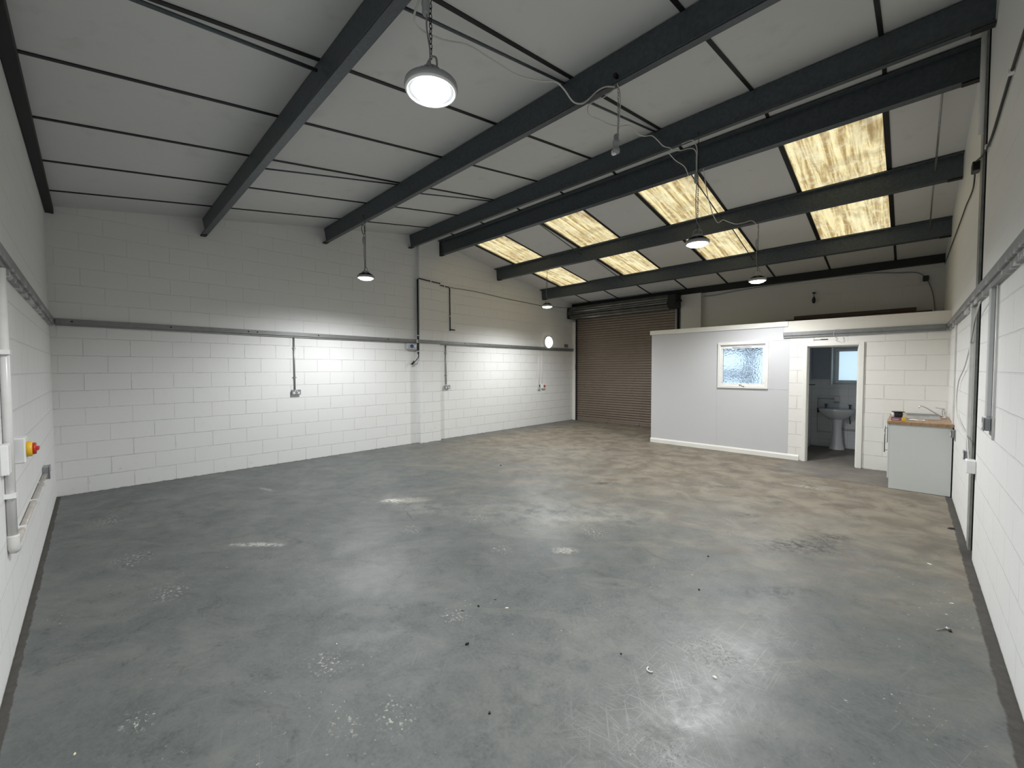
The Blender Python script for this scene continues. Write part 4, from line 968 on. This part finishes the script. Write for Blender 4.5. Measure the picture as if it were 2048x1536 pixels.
# ------------------------------------------------------------------ litter on the floor
def chip(x, y, s, name, m, lab, cat='litter', h=.004, asp=.6, rot=0.0, n=7):
    rnd = random.Random(int(x*1000+y*77)); b = MB(); P = []
    for k in range(n):
        a = 2*pi*k/n; rr = s*(.7+.5*rnd.random()); u, v = rr*cos(a), rr*asp*sin(a)
        P.append((x+u*cos(rot)-v*sin(rot), y+u*sin(rot)+v*cos(rot)))
    vs = [(p[0], p[1], .0005) for p in P]+[(x+(p[0]-x)*.8, y+(p[1]-y)*.8, h*(.6+.6*rnd.random())) for p in P]
    b.add(vs, [tuple(range(n))[::-1], tuple(range(n, 2*n))]+[(k, (k+1) % n, n+(k+1) % n, n+k) for k in range(n)])
    return thing1(name, b, m, lab, cat)
chip(5.88, 1.827, .017, 'dead_leaf', M['black_rubber'], 'black curled leaf on the floor, largest dark scrap near the middle', 'leaf', .010, .6, 1.2)
chip(5.639, 2.127, .010, 'floor_scrap', M['black_rubber'], 'small black scrap on the floor beyond the black leaf', h=.008)
chip(5.60, 2.02, .011, 'floor_scrap', M['black_rubber'], 'thin black sliver on the floor left of the small black scrap', h=.003, asp=.2, rot=.6)
chip(5.66, 2.26, .010, 'floor_scrap', M['black_rubber'], 'thin black sliver on the floor right of the small black scrap', h=.003, asp=.2, rot=.9)
chip(6.327, 1.593, .007, 'floor_scrap', M['black_rubber'], 'tiny black pellet on the floor nearest the camera', h=.008, asp=.9)
chip(5.788, 2.246, .013, 'paint_flake', M['chip_yellow'], 'pale yellow paint flake on the floor near the black scraps', h=.003, asp=.5, rot=.8)
chip(7.003, 2.556, .014, 'paint_flake', M['chip_white'], 'white pointed paint flake on the floor in the scratched patch', h=.006, asp=.7)
chip(7.844, 5.09, .016, 'paint_flake', M['chip_white'], 'white paint flake on the floor halfway along the right wall', h=.003, asp=.35, rot=2.6)
chip(7.933, 4.388, .014, 'paint_flake', M['chip_white'], 'white paint flake on the floor beyond the metal screw', h=.004, asp=.35, rot=.6)
chip(5.33, 1.30, .006, 'paint_flake', M['chip_white'], 'tiny white crumb on the floor left of the black leaf', h=.004)
chip(5.231, .253, .008, 'paint_flake', M['chip_yellow'], 'tiny yellowish crumb on the floor in the near left corner', h=.004)
chip(2.828, 5.069, .016, 'floor_pellet', M['black_rubber'], 'small black pellet on the brown floor in the distance', h=.01, asp=.9)
chip(6.493, 3.976, .010, 'floor_pellet', M['black_rubber'], 'small black pellet on the floor, farther of two right of centre', h=.008, asp=.7)
chip(6.634, 3.373, .008, 'floor_pellet', M['black_rubber'], 'small black pellet on the floor, nearer of two right of centre', h=.008, asp=.9)
chip(6.565, 2.378, .006, 'floor_pellet', M['black_rubber'], 'tiny black pellet on the floor left of the curved white clip', h=.007, asp=.9)
chip(8.02, 6.28, .030, 'floor_scrap', M['black_rubber'], 'flat black scrap on the floor against the right wall', h=.012, asp=.5, rot=.3)
b = MB(); b.tube([(6.742+.018*cos(a), 2.373+.018*sin(a), .005) for a in [radians(150+18*k) for k in range(11)]], .0035, 7)
thing1('cable_clip', b, M['chip_white'], 'curved white plastic clip on the floor left of the white flake', 'clip')
r = empty('screw', (7.896, 3.97, 0), 'metal screw with plug lying on the floor near the right wall', 'screw')
MB().tube([(7.845, 3.90, .005), (7.885, 3.95, .007)], [.002, .0035], 7).build('shank', M['galv'], r)
MB().lathe([(0, 0), (.014, .002), (.013, .008), (.006, .014), (0, .014)], (7.897, 3.965, .0005), 'z', 14).build('head', M['galv'], r)
MB().box(7.897, 7.912, 3.935, 3.962, .0005, .010, 0, .003).build('plug', M['black_rubber'], r)
